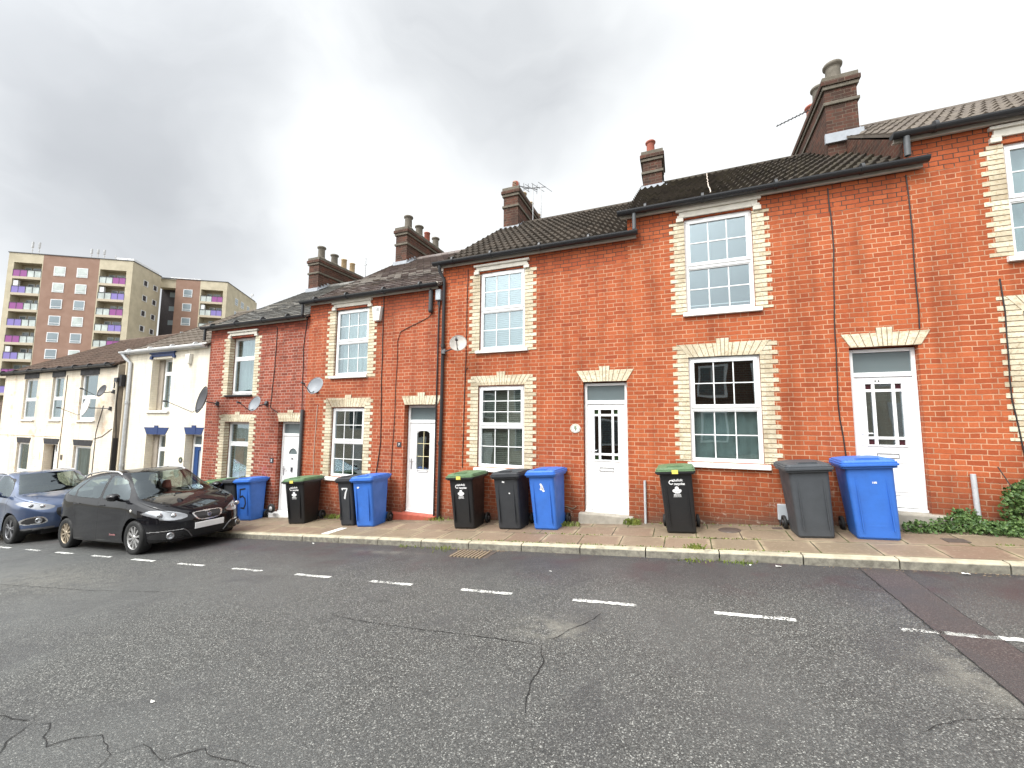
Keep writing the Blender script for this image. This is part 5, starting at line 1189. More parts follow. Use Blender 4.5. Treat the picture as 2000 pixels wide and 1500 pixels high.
for i, (c, r, n) in enumerate((((4.2, 7.50, .60), (.42, .22, .42), 1800), ((4.7, 7.45, .55), (.45, .24, .35), 1600), ((4.1, 7.4, .35), (.45, .25, .12), 1000), ((4.9, 7.5, .9), (.4, .2, .3), 550), ((4.35, 7.62, 1.05), (.10, .06, .12), 40), ((4.0, 7.55, .75), (.16, .1, .2), 90))): leaves(b, c, r, n, .036, seed=i)
b.build('foliage', ['leaf1', 'leaf2'], root)
b = MB()
for k in range(16): x = 3.95+.07*k; b.tube([(x, 7.6, pav_z(x)), (x+rnd.uniform(-.1, .1), 7.55, .6), (x+rnd.uniform(-.2, .2), 7.55, .95+rnd.uniform(-.1, .2))], .007, 5)
b.build('stem', 'iron', root); bpy.context.view_layer.update(); rebase(root)
root = empty('ivy_bush', (3.5, 7.5, pav_z(3.5, 7.5))); tag(root, 'low ivy creeping over the step edge between door 11 and the pale pipe', 'ivy')
b = MB()
for i, (c, r, n) in enumerate((((3.42, 7.48, .34), (.34, .16, .13), 330), ((2.98, 7.46, .27), (.26, .12, .09), 160), ((3.72, 7.42, .33), (.30, .2, .10), 230), ((3.5, 7.66, .45), (.2, .06, .1), 70))): leaves(b, c, r, int(n*1.7), .032, seed=20+i)
b.build('foliage', ['leaf1', 'leaf2'], root); b = MB()
for k in range(8): x = 2.85+.12*k; b.tube([(x, 7.6, pav_z(x)), (x+.1, 7.5, pav_z(x)+.1)], .006, 5)
b.build('stem', 'iron', root); bpy.context.view_layer.update(); rebase(root)
def tuft(x, y, zf, n, h, spread, seed):
    q = random.Random(seed); b = MB()
    for _ in range(n):
        px, py = x+q.gauss(0, spread), y+q.gauss(0, spread*.35); z = zf(px, py); a = q.uniform(0, 6.28); hh = h*q.uniform(.4, 1.2); dx, dy = math.cos(a)*hh*.6, math.sin(a)*hh*.6; w = .006
        b.add([(px-w, py, z), (px+w, py, z), (px+dx*.6+w, py+dy*.6, z+hh*.75), (px+dx, py+dy, z+hh*.8), (px+dx*.6-w, py+dy*.6, z+hh*.8)], [(0, 1, 2, 3, 4)])
    return b
k = 0
for lab, x, y, zf, n, h, s in (('pale grass tuft left of the grey step of number 9', -1.98, 7.38, pav_z, 110, .08, .12), ('small weed growing right of the grey step of number 9', -.86, 7.55, pav_z, 70, .12, .07),
        ('tuft of weeds behind the green-lidded bin at door 5', -7.62, 7.60, pav_z, 70, .11, .12), ('weeds at the foot of the twin black drainpipes', -4.80, 7.60, pav_z, 60, .08, .14),
        ('grassy weeds above the drain cover at the kerb', -3.75, 6.12, road_z, 60, .05, .20), ('weeds in the gutter below the lone green-lidded bin', .10, 6.10, road_z, 45, .04, .14),
        ('weeds in the gutter further right of the lone bin', .62, 6.10, road_z, 40, .04, .10), ('weeds in the gutter left of the drain cover', -4.4, 6.12, road_z, 30, .04, .15), ('weed growing over the kerb joint in the middle', .12, 6.30, pav_z, 60, .07, .05)):
    b = tuft(x, y, zf, n, h, s, k+50); o = b.build('weed', 'weed'); o.location = (0, 0, 0); tag(o, lab, 'weed', 'weeds along the pavement'); k += 1
b = MB()
for (x0, x1, y) in ((-2.6, -1.2, 6.84), (-.4, 1.0, 6.84), (-3.6, 1.2, 6.31), (.0, .8, 6.84), (3.4, 4.4, 6.9), (-5, 4, 7.66), (-12, -5, 7.66)):
    for _ in range(int((x1-x0)*45)):
        x = rnd.uniform(x0, x1); yy = y+rnd.gauss(0, .012) if y < 7.6 else min(7.69, y+rnd.gauss(0, .03)); z = pav_z(x, yy); h = rnd.uniform(.008, .028); a = rnd.uniform(0, 6.28); dx, dy = .012*math.cos(a), .012*math.sin(a)
        b.add([(x-dx, yy-dy, z), (x+dx, yy+dy, z), (x+dy, yy-dx, z+h)], [(0, 1, 2)])
tag(b.build('moss_and_sprouts', 'weed'), kind='stuff')
b = MB()   # leaf litter and grit in the gutter
for _ in range(900):
    x = rnd.choice((rnd.uniform(-12, 4), rnd.uniform(1.8, 4), rnd.uniform(-3.6, -2.6))); y = 6.15-abs(rnd.gauss(0, .045)); z = road_z(x, y)+.006; s = rnd.uniform(.004, .013); a = rnd.uniform(0, 6.28)
    b.add([(x+s*math.cos(a+t), y+s*math.sin(a+t)*.7, z+rnd.uniform(0, .006)) for t in (0, 2, 4.2)], [(0, 1, 2)], rnd.choice((0, 0, 1)))
M['litter'] = paint('dry_leaf_litter', (.30, .21, .12), .9, var=.6, scale=30)
tag(b.build('leaf_litter', ['litter', 'iron']), kind='stuff')
for i, (lab, x, y, s, z0) in enumerate((('crumpled white paper scrap in the gutter right of the lone bin', 1.02, 6.02, .035, 0), ('white paper scrap in the gutter before the big blue bin', 2.75, 6.08, .035, 0), ('tiny white scrap by the kerb near the lone bin', .72, 6.02, .018, 0),
        ('white scrap on the road near the right edge', 3.15, 5.05, .02, 0), ('small white scrap on the road below the first drain', -1.62, 5.28, .018, 0), ('pale scrap lying by the kerb left of the gutter weeds', -6.5, 6.02, .03, 0), ('tiny bright speck of litter on the open road', -.8, 1.9, .008, 0), ('pale scrap on the road beyond the cracks', -3.47, 1.9, .018, 0))):
    q = random.Random(i+9); n = 9; z = road_z(x, y)+.008; b = MB()
    b.add([(0, 0, .008)]+[(s*q.uniform(.6, 1.2)*math.cos(2*math.pi*k/n), s*.7*q.uniform(.5, 1.2)*math.sin(2*math.pi*k/n), q.uniform(0, .012)) for k in range(n)], [(0, k+1, (k+1) % n+1) for k in range(n)])
    tag(b.build('paper_scrap', 'paper', loc=(x, y, z)), lab, 'litter', 'scraps of litter')
# loose wheel beside the blue bin painted 5
root = empty('loose_wheel', (-9.56, 7.50, pav_z(-9.56, 7.5)+.24)); tag(root, 'small black wheel propped against the wall behind the blue bin painted 5', 'wheel')
b = MB(); b.lathe([(.06, -.025), (.105, -.025), (.115, 0), (.105, .025), (.06, .025), (.06, -.025)], (0, 0, 0), 20, axis='y'); b.build('tyre', 'rubber', root); b = MB(); b.lathe([(0, -.02), (.06, -.02), (.06, .02), (0, .02)], (0, 0, 0), 16, axis='y'); b.build('hub', 'pipe_grey', root)
# ------------------------------------------------------------------ cars
def spline(pts, x):
    """monotone-ish cubic through sorted (x, v)"""
    if x <= pts[0][0]: return pts[0][1]
    if x >= pts[-1][0]: return pts[-1][1]
    for i in range(len(pts)-1):
        if pts[i][0] <= x <= pts[i+1][0]: break
    def slope(k):
        if k == 0 or k == len(pts)-1:
            a, c = (0, 1) if k == 0 else (k-1, k); return (pts[c][1]-pts[a][1])/(pts[c][0]-pts[a][0])
        a = (pts[k][1]-pts[k-1][1])/(pts[k][0]-pts[k-1][0]); c = (pts[k+1][1]-pts[k][1])/(pts[k+1][0]-pts[k][0])
        return 0 if a*c <= 0 else 2*a*c/(a+c)
    h = pts[i+1][0]-pts[i][0]; t = (x-pts[i][0])/h; m0, m1 = slope(i)*h, slope(i+1)*h
    return (2*t**3-3*t*t+1)*pts[i][1]+(t**3-2*t*t+t)*m0+(-2*t**3+3*t*t)*pts[i+1][1]+(t**3-t*t)*m1
def inpoly(p, x, y):
    c = False; n = len(p); j = n-1
    for i in range(n):
        if (p[i][1] > y) != (p[j][1] > y) and x < (p[j][0]-p[i][0])*(y-p[i][1])/(p[j][1]-p[i][1])+p[i][0]: c = not c
        j = i
    return c
def rounded(p, k=3):     # Chaikin
    for _ in range(k):
        q = []
        for i in range(len(p)): a, b = p[i], p[(i+1) % len(p)]; q += [(a[0]*.75+b[0]*.25, a[1]*.75+b[1]*.25), (a[0]*.25+b[0]*.75, a[1]*.25+b[1]*.75)]
        p = q
    return p
def corners(p, r, n=5):      # round each corner by radius r
    out = []; k = len(p)
    for i in range(k):
        a, b, c = Vector(p[i-1]), Vector(p[i]), Vector(p[(i+1) % k]); u = (a-b); v = (c-b); q = min(r, u.length*.45, v.length*.45); u.normalize(); v.normalize()
        s_, e_ = b+u*q, b+v*q
        for j in range(n+1): t = j/n; w = s_*(1-t)**2+b*2*t*(1-t)+e_*t*t; out.append((w.x, w.y))
    return out
def shrink(p, d):
    cx = sum(q[0] for q in p)/len(p); cy = sum(q[1] for q in p)/len(p); out = []
    for q in p:
        v = Vector((q[0]-cx, q[1]-cy)); L = v.length; out.append((cx+v.x*(L-d)/L, cy+v.y*(L-d)/L))
    return out
def carpaint(name, col, coat=1.0, rough=.28, metal=.3, spec=.5):
    n = NT(name); P = n.pos(True); g = n.noise(P, 900, 1); c = n.mix(n.mapr(g, .45, .7, 0, .3), col, tuple(min(1, q*2+.01) for q in col))
    x, y, z = n.sep(P); dirt = n.m_('MULTIPLY', n.mapr(z, .15, .55, 1, 0), n.mapr(n.noise(P, 4, 5), .35, .6))
    c = n.mix(n.m_('MULTIPLY', dirt, .18), c, (.10, .09, .075))
    return n.bsdf(c, n.m_('ADD', rough, n.m_('MULTIPLY', dirt, .4)), spec, metal, coat=coat)
M['car_black'] = carpaint('black_car_paint', (.004, .004, .006), rough=.5, metal=0.0, coat=.75, spec=.04)
M['car_blue'] = carpaint('steel_blue_car_paint', (.055, .085, .165), rough=.3, metal=.5)
M['car_dark'] = carpaint('dark_car_paint', (.02, .018, .022))
M['trim'] = paint('matt_black_trim', (.012, .012, .013), .6)
M['gap'] = paint('panel_gap', (.003, .003, .003), .9)
M['chrome'] = paint('chrome_trim', (.75, .75, .76), .25, metal=1, var=.02)
M['alloy'] = paint('alloy_wheel', (.62, .61, .60), .28, metal=.8, var=.15)
M['alloy_dirty'] = paint('dusty_alloy_wheel', (.42, .35, .26), .5, metal=.6, var=.4, scale=20)
M['alloy_dark'] = paint('dark_alloy_wheel', (.22, .22, .23), .35, metal=.7, var=.2)
M['lamp'] = paint('headlight_reflector', (.30, .31, .33), .2, metal=.5, var=.9, scale=9, coat=1)
M['lamp_dark'] = paint('lamp_inner_black', (.04, .04, .045), .3, coat=1)
M['bulb'] = paint('lamp_lens', (.45, .46, .48), .08, metal=.9, coat=1)
M['seatcloth'] = paint('car_seat_cloth', (.035, .035, .038), .9)
M['amber'] = paint('side_repeater', (.75, .72, .66), .3)
M['number_white'] = paint('blank_number_plate', (.80, .80, .80), .35)
def mk_car(label, S, origin, yaw, paintm, grp='cars parked along the kerb'):
    """local axes: x forward, y left, z up; origin on the road between the wheels"""
    W_ = S['w']; xf, xr, x1, x2 = S['xf'], S['xr'], S['x1'], S['x2']; cos, sin = math.cos, math.sin
    # stations
    st = []; nf = 90; ex = S.get('ex', 2.9)
    for i in range(nf): t = math.pi/2*(1-i/nf); st.append((xr+(x2-xr)*(1-sin(t)**(2/ex)), max(0.0, cos(t))**(2/ex)))
    nm = int((x1-x2)/.009)
    for i in range(nm): st.append((x2+(x1-x2)*i/nm, 1.0))
    for i in range(nf+1): t = math.pi/2*i/nf; st.append((x1+(xf-x1)*sin(t)**(2/ex), max(0.0, cos(t))**(2/ex)))
    NS = 96; secs = []
    for x, wf in st:
        top = spline(S['top'], x); belt = min(spline(S['belt'], x), top-.035); zb = spline(S['bot'], x); rw = spline(S['roofw'], x)
        w = W_*wf*spline(S['plan'], x)
        bx = spline(S['flare'], x) if 'flare' in S else 1.0
        P = [(w*.93, zb), (w*.985, zb+.05), (w*1.0*bx, zb+(belt-zb)*.38), (w*.995*bx, zb+(belt-zb)*.66), (w*.990, zb+(belt-zb)*.84), (w*.945, belt)]
        gl = max(0.0, min(1.0, (top-belt-.04)/.25))        # how much greenhouse there is
        rr = w*(rw if gl > 0 else 1)
        a = (w*.945, belt); r_ = (w*rw, top-.06*gl-.010)
        P += [(a[0]+(r_[0]-a[0])*.5+.012*gl, a[1]+(r_[1]-a[1])*.52), r_, (w*rw*.86, top-.022*gl-.004), (w*rw*.5, top-.006*gl), (0, top)]
        # catmull through P, by chord length
        L = [0]
        for i in range(1, len(P)): L.append(L[-1]+max(1e-4, math.dist(P[i], P[i-1])))
        # fixed share of samples per span, so that rows line up between stations
        share = [4, 14, 22, 22, 18, 22, 22, 8, 9, 12]
        row = []
        for i, k in enumerate(share):
            p0, p1, p2, p3 = P[max(i-1, 0)], P[i], P[i+1], P[min(i+2, len(P)-1)]
            if i == 5: p0 = p1          # keep a crease at the belt line
            if i == 4: p3 = p2
            for j in range(k):
                t = j/k
                row.append(tuple(.5*(2*p1[q]+(-p0[q]+p2[q])*t+(2*p0[q]-5*p1[q]+4*p2[q]-p3[q])*t*t+(-p0[q]+3*p1[q]-3*p2[q]+p3[q])*t**3) for q in (0, 1)))
        row.append(P[-1]); secs.append((x, row))
    NR = len(secs[0][1])
    root = empty('parked_car', (0, 0, 0)); tag(root, label, 'car', grp)
    rk = S.get('rake', [])
    def warp(x, y, z):     # lean the nose back above and below the bumper
        if x > x1:
            f = min(1, (x-x1)/(xf-x1)); x -= f*f*spline(S['nose'], z)
        return x, y, z
    grid = [[warp(x, p[0], p[1]) for p in row] for x, row in secs]
    wr = S['wr']; arch = wr+.045; wx = S['wheels']
    regs = S['regions']; bodies = {}
    def face(side, i, j):
        q = [grid[i][j], grid[i+1][j], grid[i+1][j+1], grid[i][j+1]]
        return [(a, side*b_, c) for a, b_, c in q]
    def classify(cx, cy, cz):
        for xw in wx:
            if (cx-xw)**2+(cz-wr)**2 < arch**2 and cy > W_*.6: return None
        for nm_, test in regs:
            if test(cx, cy, cz): return nm_
        return 'body'
    for i in range(len(grid)-1):
        for j in range(NR-1):
            q = [grid[i][j], grid[i+1][j], grid[i+1][j+1], grid[i][j+1]]
            cx, cy, cz = (sum(p[k] for p in q)/4 for k in range(3)); r = classify(cx, cy, cz)
            if r is None: continue
            for side in (1, -1):
                key = r if r in ('body', 'windscreen', 'trim', 'gap', 'chrome', 'grille', 'roof_glass', 'rear_window') else (r, side)
                d = bodies.setdefault(key, ({}, [], [])); ids = []
                for (a, c) in ((i, j), (i+1, j), (i+1, j+1), (i, j+1)):
                    kk = (a, c, side if grid[a][c][1] > 1e-5 else 0)
                    if kk not in d[0]: d[0][kk] = len(d[1]); d[1].append((grid[a][c][0], side*grid[a][c][1], grid[a][c][2]))
                    ids.append(d[0][kk])
                u_ = []
                for t in ids:
                    if t not in u_: u_.append(t)
                if len(u_) > 2: d[2].append(u_ if side < 0 else u_[::-1])
    names = {'body': ('body', paintm), 'windscreen': ('windscreen', 'car_glass'), 'rear_window': ('rear_window', 'car_glass'), 'trim': ('black_trim', 'trim'), 'gap': ('panel_gaps', 'gap'), 'chrome': ('chrome_trim', 'chrome'), 'grille': ('grille', 'trim'),
             'side_glass': ('side_window', 'car_glass'), 'rear_side_glass': ('rear_side_window', 'car_glass'), 'quarter_glass': ('quarter_window', 'car_glass'), 'headlight': ('headlight', 'lamp'), 'fog': ('fog_light_recess', 'trim'), 'rear_light': ('rear_light', 'glass_red'), 'lip': ('bumper_strip', 'chrome'), 'skid': ('skid_plate', 'alloy_dark')}
    for key, (idx, vs, fs) in bodies.items():
        nm_, mt = names[key if isinstance(key, str) else key[0]]
        b = MB(); b.add(vs, fs, 0, True); o = b.build(nm_, mt, root)
        if mt == 'lamp':    # projector lenses inside
            side = key[1]
            for (cx, cy, cz, r) in S['bulbs']: l = MB(); l.lathe([(r*1.15, .0), (r, .014), (r*.6, .028), (0, .034)], (cx, side*cy, cz), 14, axis='x'); l.build('lamp_lens', 'bulb', o)
    # underside, arch liners, sills
    b = MB(); zz = .20
    b.box(xr+.25, xf-.30, -W_*.62, W_*.62, zz, zz+.35); b.box(wx[1]+arch+.0, wx[0]-arch, -W_*.90, W_*.90, zz-.01, zz+.3)
    b.box(x1-.05, xf-.22, -W_*.62, W_*.62, .19, .5)
    b.build('underbody', 'trim', root)
    for xw in wx:
        for s in (1, -1):
            b = MB(); n = 22; v = []
            for i in range(n+1):
                t = math.pi*(-.12+1.24*i/n); v += [(xw+arch*cos(t), s*W_*.965, wr+arch*sin(t)), (xw+arch*cos(t), s*W_*.60, wr+arch*sin(t))]
            b.add(v, [(2*i, 2*i+1, 2*i+3, 2*i+2) if s > 0 else (2*i, 2*i+2, 2*i+3, 2*i+1) for i in range(n)], 0, True)
            b.box(xw-arch, xw+arch, s*W_*.60-.004, s*W_*.60+.004, .2, wr+arch)
            b.build('wheel_arch', 'trim', root)
            lift = S.get('lift', 0) if s > 0 else 0
            wroot = MB(); tw = .105; yc = s*(W_-.115)
            prof = [(wr*.66, -tw*.9), (wr*.80, -tw), (wr*.93, -tw*.96), (wr*.985, -tw*.72), (wr, -tw*.3), (wr, tw*.3), (wr*.985, tw*.72), (wr*.93, tw*.96), (wr*.80, tw), (wr*.66, tw*.9)]
            wroot.lathe(prof, (0, 0, 0), 40, axis='y'); w = wroot.build('wheel', 'rubber', root, loc=(xw, yc, wr+lift))
            rim = MB(); R0 = wr*.68; o_ = s*1; f = lambda p: [(a, o_*h) for a, h in p]
            rim.lathe(f([(R0, tw*.86), (R0*.95, tw*.90), (R0*.92, tw*.70), (R0*.90, -tw*.6)]), (0, 0, 0), 36, axis='y')
            rm = S['rim'][0 if xw == wx[0] else 1]
            nsp = S['spokes']
            for k in range(nsp):
                a = 2*math.pi*k/nsp+.2; hw0, hw1 = .022, .036 if nsp > 7 else .05
                if nsp == 5:
                    for dd in (-.16, .16):
                        c, q = cos(a+dd), sin(a+dd); c0, q0 = cos(a+dd*.2), sin(a+dd*.2)
                        P0 = [(c0*.04-q0*.014, q0*.04+c0*.014), (c0*.04+q0*.014, q0*.04-c0*.014), (c*R0*.93+q*.018, q*R0*.93-c*.018), (c*R0*.93-q*.018, q*R0*.93+c*.018)]
                        ya, yb = sorted((o_*tw*.58, o_*tw*.82)); rim.prism(P0 if True else P0, ya, yb)
                else:
                    c, q = cos(a), sin(a)
                    P0 = [(c*.04-q*.012, q*.04+c*.012), (c*.04+q*.012, q*.04-c*.012), (c*R0*.93+q*.022, q*R0*.93-c*.022), (c*R0*.93-q*.022, q*R0*.93+c*.022)]
                    ya, yb = sorted((o_*tw*.55, o_*tw*.80)); rim.prism(P0, ya, yb)
            rim.lathe(f([(0, tw*.90), (.045, tw*.88), (.055, tw*.6)]), (0, 0, 0), 16, axis='y')
            rim.build('rim', rm, w, bevel=.003)
            dk = MB(); ya, yb = sorted((o_*tw*.2, o_*tw*.25)); n = 30; dk.prism([(R0*.92*cos(2*math.pi*i/n), R0*.92*sin(2*math.pi*i/n)) for i in range(n)], ya, yb); dk.build('brake_disc', 'trim', w)
    # mirrors
    for s in (1, -1):
        mx, my, mz = S['mirror']; b = MB(); loops = []
        for k, (dx, hw, hh) in enumerate(((-.085, .085, .058), (-.06, .098, .070), (0, .098, .072), (.06, .075, .055), (.085, .04, .03))):
            loops.append([(mx+dx, s*(my+hw*cos(2*math.pi*i/16)*s if False else my+hw*cos(2*math.pi*i/16)), mz+hh*sin(2*math.pi*i/16)) for i in range(16)])
        loft(b, loops if s < 0 else [list(reversed(l)) for l in loops]); b.tube([(mx-.01, s*(my-.07), mz-.05), (mx-.02, s*(my-.17), mz-.09)], .025, 8)
        m = b.build('wing_mirror', paintm, root); g = MB(); g.box(mx-.092, mx-.086, s*my-.07, s*my+.07, mz-.045, mz+.045); g.build('mirror_glass', 'chrome', m)
    # door handles
    for s in (1, -1):
        for hx, hy, hz in S['handles']:
            b = MB(); b.tube([(hx-.09, s*(hy-.005), hz), (hx-.06, s*(hy+.022), hz+.004), (hx+.06, s*(hy+.022), hz+.002), (hx+.09, s*(hy-.005), hz)], .013, 8); b.build('door_handle', paintm, root)
    # roof rails
    for s in (1, -1):
        if 'rails' in S:
            b = MB(); b.tube([(x, s*y, z) for x, y, z in S['rails']], [.012]+[.019]*(len(S['rails'])-2)+[.012], 8); b.build('roof_rail', S.get('railm', 'alloy'), root)
    # cabin
    for sx in S['seats']:
        for s in (1, -1):
            b = MB(); b.box(sx-.1, sx+.42, s*.38-.24, s*.38+.24, .35, .55); loft(b, [rrect(.23, sx-.12, sx+.06, .05, .5), rrect(.23, sx-.22, sx-.06, .05, 1.02), rrect(.14, sx-.24, sx-.10, .04, 1.06), rrect(.13, sx-.26, sx-.14, .05, 1.24)])
            # the outline runs in x, swap axes
            b.v = [(v if k < 8 else (v[1], v[0]+s*.38, v[2])) for k, v in enumerate(b.v)]
            b.build('seat', 'seatcloth', root)
    dx = S['dash']; b = MB(); b.xprism([(-.7, .5), (.7, .5), (.7, .90), (-.7, .90)], dx-.25, dx+.25); b.build('dashboard', 'trim', root)
    b = MB(); n = 20; c0 = Vector((dx-.34, -.36, .93)); b.tube([c0+Vector((-.06*sin(2*math.pi*i/n), .18*cos(2*math.pi*i/n), .17*sin(2*math.pi*i/n))) for i in range(n+1)], .014, 6); b.build('steering_wheel', 'trim', root)
    S['extra'](root)
    zx = Vector((cos(yaw), sin(yaw), 0)); zx.z = SLOPE*zx.x-.025*zx.y; zx.normalize()
    yy = Vector((-sin(yaw), cos(yaw), 0)); yy.z = SLOPE*yy.x-.0*yy.y; nz = zx.cross(yy).normalized(); yy = nz.cross(zx)
    k_ = S.get('scale', 1.0); zx, yy, nz = zx*k_, yy*k_, nz*k_
    root.matrix_world = Matrix(((zx.x, yy.x, nz.x, origin[0]), (zx.y, yy.y, nz.y, origin[1]), (zx.z, yy.z, nz.z, origin[2]), (0, 0, 0, 1)))
    return root
def line_near(pts, tol):
    def f(x, z):
        for (a, b_), (c, d) in zip(pts[:-1], pts[1:]):
            L = (c-a)**2+(d-b_)**2; t = max(0, min(1, ((x-a)*(c-a)+(z-b_)*(d-b_))/L))
            if (x-a-t*(c-a))**2+(z-b_-t*(d-b_))**2 < tol*tol: return True
        return False
    return f

# --- black hatchback
front_glass = corners([(1.00, .99), (.03, 1.02), (.0, 1.455), (.26, 1.435), (.50, 1.34), (.80, 1.15)], .09)
rear_glass = corners([(-.07, 1.025), (-.98, 1.065), (-1.10, 1.20), (-.88, 1.415), (-.55, 1.455), (-.10, 1.46)], .06)
quarter = corners([(-1.07, 1.075), (-1.46, 1.12), (-1.56, 1.19), (-1.28, 1.36), (-.97, 1.405), (-1.17, 1.22)], .05)
hl = rounded([(.30, .635), (.46, .585), (.66, .60), (.80, .66), (.88, .73), (.86, .79), (.70, .79), (.48, .735)], 3)
grille = rounded([(-.25, .69), (.25, .69), (.27, .64), (.19, .515), (-.19, .515), (-.27, .64)], 2)
gr_in = shrink(grille, .026)
gapsA = [line_near([(1.02, .97), (1.04, .70), (.95, .45), (.92, .26)], .004), line_near([(-.015, 1.02), (.0, .6), (-.02, .26)], .004), line_near([(-1.05, 1.06), (-1.0, .85), (-.90, .62), (-.88, .40)], .004)]
def R_black():
    W2 = .85
    zbel = lambda x: spline([(-1.6, 1.13), (0, 1.02), (1.0, .975)], x)
    return [
        ('headlight', lambda x, y, z: x > 1.50+abs(z-.745)*3.5*(y > .70) and inpoly(hl, y, z)),
        ('grille', lambda x, y, z: x > 1.7 and inpoly(gr_in, y, z) and z < .80),
        ('chrome', lambda x, y, z: x > 1.7 and inpoly(grille, y, z)),
        ('trim', lambda x, y, z: x > 1.7 and y < .50 and .245 < z < .385-.0*y and y < .30+(z-.245)*1.6),
        ('fog', lambda x, y, z: x > 1.6 and inpoly(rounded([(.46, .25), (.40, .39), (.78, .39), (.80, .27)], 2), y, z)),
        ('lip', lambda x, y, z: x > 1.55 and (.405 < z < .418 and .42 < y < .80)),
        ('windscreen', lambda x, y, z: .27 < x < 1.22 and z > .99 and y < .48+.24*(1.46-z)/.48 and z > 1.0 and z < 1.475),
        ('side_glass', lambda x, y, z: y > .5 and inpoly(front_glass, x, z)),
        ('rear_side_glass', lambda x, y, z: y > .5 and inpoly(rear_glass, x, z)),
        ('quarter_glass', lambda x, y, z: y > .45 and inpoly(quarter, x, z)),
        ('trim', lambda x, y, z: y > .5 and (inpoly(shrink(front_glass, -.022), x, z) or inpoly(shrink(rear_glass, -.022), x, z) or inpoly(shrink(quarter, -.02), x, z))),
        ('gap', lambda x, y, z: y > .7 and .26 < z < 1.08 and any(g(x, z) for g in gapsA)),
        ('gap', lambda x, y, z: x > 1.25 and ((z > .745 and abs(y-(.73-.40*(x-1.25))) < .004 and x < 1.9))),
        ('gap', lambda x, y, z: y > .72 and 1.15 < x < 1.62 and abs(z-(.78-.55*(x-1.62)*0-.0)) < .003 and x > 1.56),
        ('rear_window', lambda x, y, z: x < -1.72 and 1.12 < z < 1.36 and y < .55),
        ('rear_light', lambda x, y, z: x < -1.80 and .85 < z < 1.08 and y > .48),
    ]
def extra_black(root):
    # grille slats, badge plate, number plate, fog lamps, lower mesh, mascot-free bonnet details
    xg = 2.035; b = MB()
    for k in range(-7, 8):
        y = k*.032; zt = .668-abs(y)*.05; zl = .535+max(0, abs(y)-.16)*.9; b.tube([(xg+.062-y*y*.7-.03, y, zt), (xg+.088-y*y*.7-.0, y, zl)], .0045, 6)
    b.build('grille_bars', 'alloy_dark', root)
    b = MB(); b.prism([(0, 0)]*0 or [(-.035, -.035), (.035, -.035), (.035, .035), (-.035, .035)], -.006, .006); e = b.build('badge', 'chrome', root, bevel=.006)
    e.matrix_local = Matrix.Translation((xg+.098, 0, .605)) @ Matrix.Rotation(R(90), 4, 'Z')
    b = MB()
    for k in (-1, 0, 1): b.box(-.024, .024, -.009, -.006, k*.019-.005, k*.019+.005)
    s = b.build('badge_bars', 'trim', e)
    b = MB(); b.box(-.26, .26, -.008, .008, -.056, .056); p = b.build('number_plate', 'number_white', root, bevel=.006); p.matrix_local = Matrix.Translation((2.155, 0, .435)) @ Matrix.Rotation(R(90), 4, 'Z') @ Matrix.Rotation(R(4), 4, 'X')
    for s in (1, -1):
        b = MB(); b.lathe([(.062, 0), (.060, .02), (.05, .024), (.03, .012), (0, .018)], (0, 0, 0), 18, axis='x'); f = b.build('fog_light', 'bulb', root); f.location = (2.03, s*.60, .325); f.rotation_euler = (0, 0, s*R(14))
        b = MB()
        for k in range(4): b.tube([(2.105, s*.42, .27+k*.033), (2.05, s*.58, .27+k*.033), (1.97, s*.70, .275+k*.032)], .004, 5)
        b.build('bumper_mesh', 'trim', root)
        b = MB(); b.lathe([(.028, 0), (.026, .008), (0, .012)], (0, 0, 0), 14, axis='y'); f = b.build('side_repeater', 'amber', root); f.location = (1.22, s*.846, .80)
        if s < 0: f.rotation_euler = (0, 0, R(180))
        b = MB(); b.tube([(2.125, s*.42, .41), (2.125, s*.36, .36), (2.10, s*.28, .25)], .009, 6); b.build('bumper_strip', 'alloy_dark', root)
    b = MB()
    for s in (-1, 1): b.lathe([(.018, 0), (.016, .012), (0, .016)], (1.30, s*.28+.1, .985), 10)
    b.build('washer_jets', 'trim', root)
    for s in (-.05, .55):
        b = MB(); b.tube([(1.16, s, 1.015), (1.10, s-.25, 1.035), (.98, s-.58, 1.075)], .008, 6); b.build('wiper', 'trim', root)
    t = text('door_lettering', 'Ecomotive', 'pinkish', .05, root, .0006, .0005); t.matrix_local = Matrix.Translation((.62, -.853, .36)) @ FACE
M['pinkish'] = paint('pale_red_lettering', (.5, .22, .22), .5)
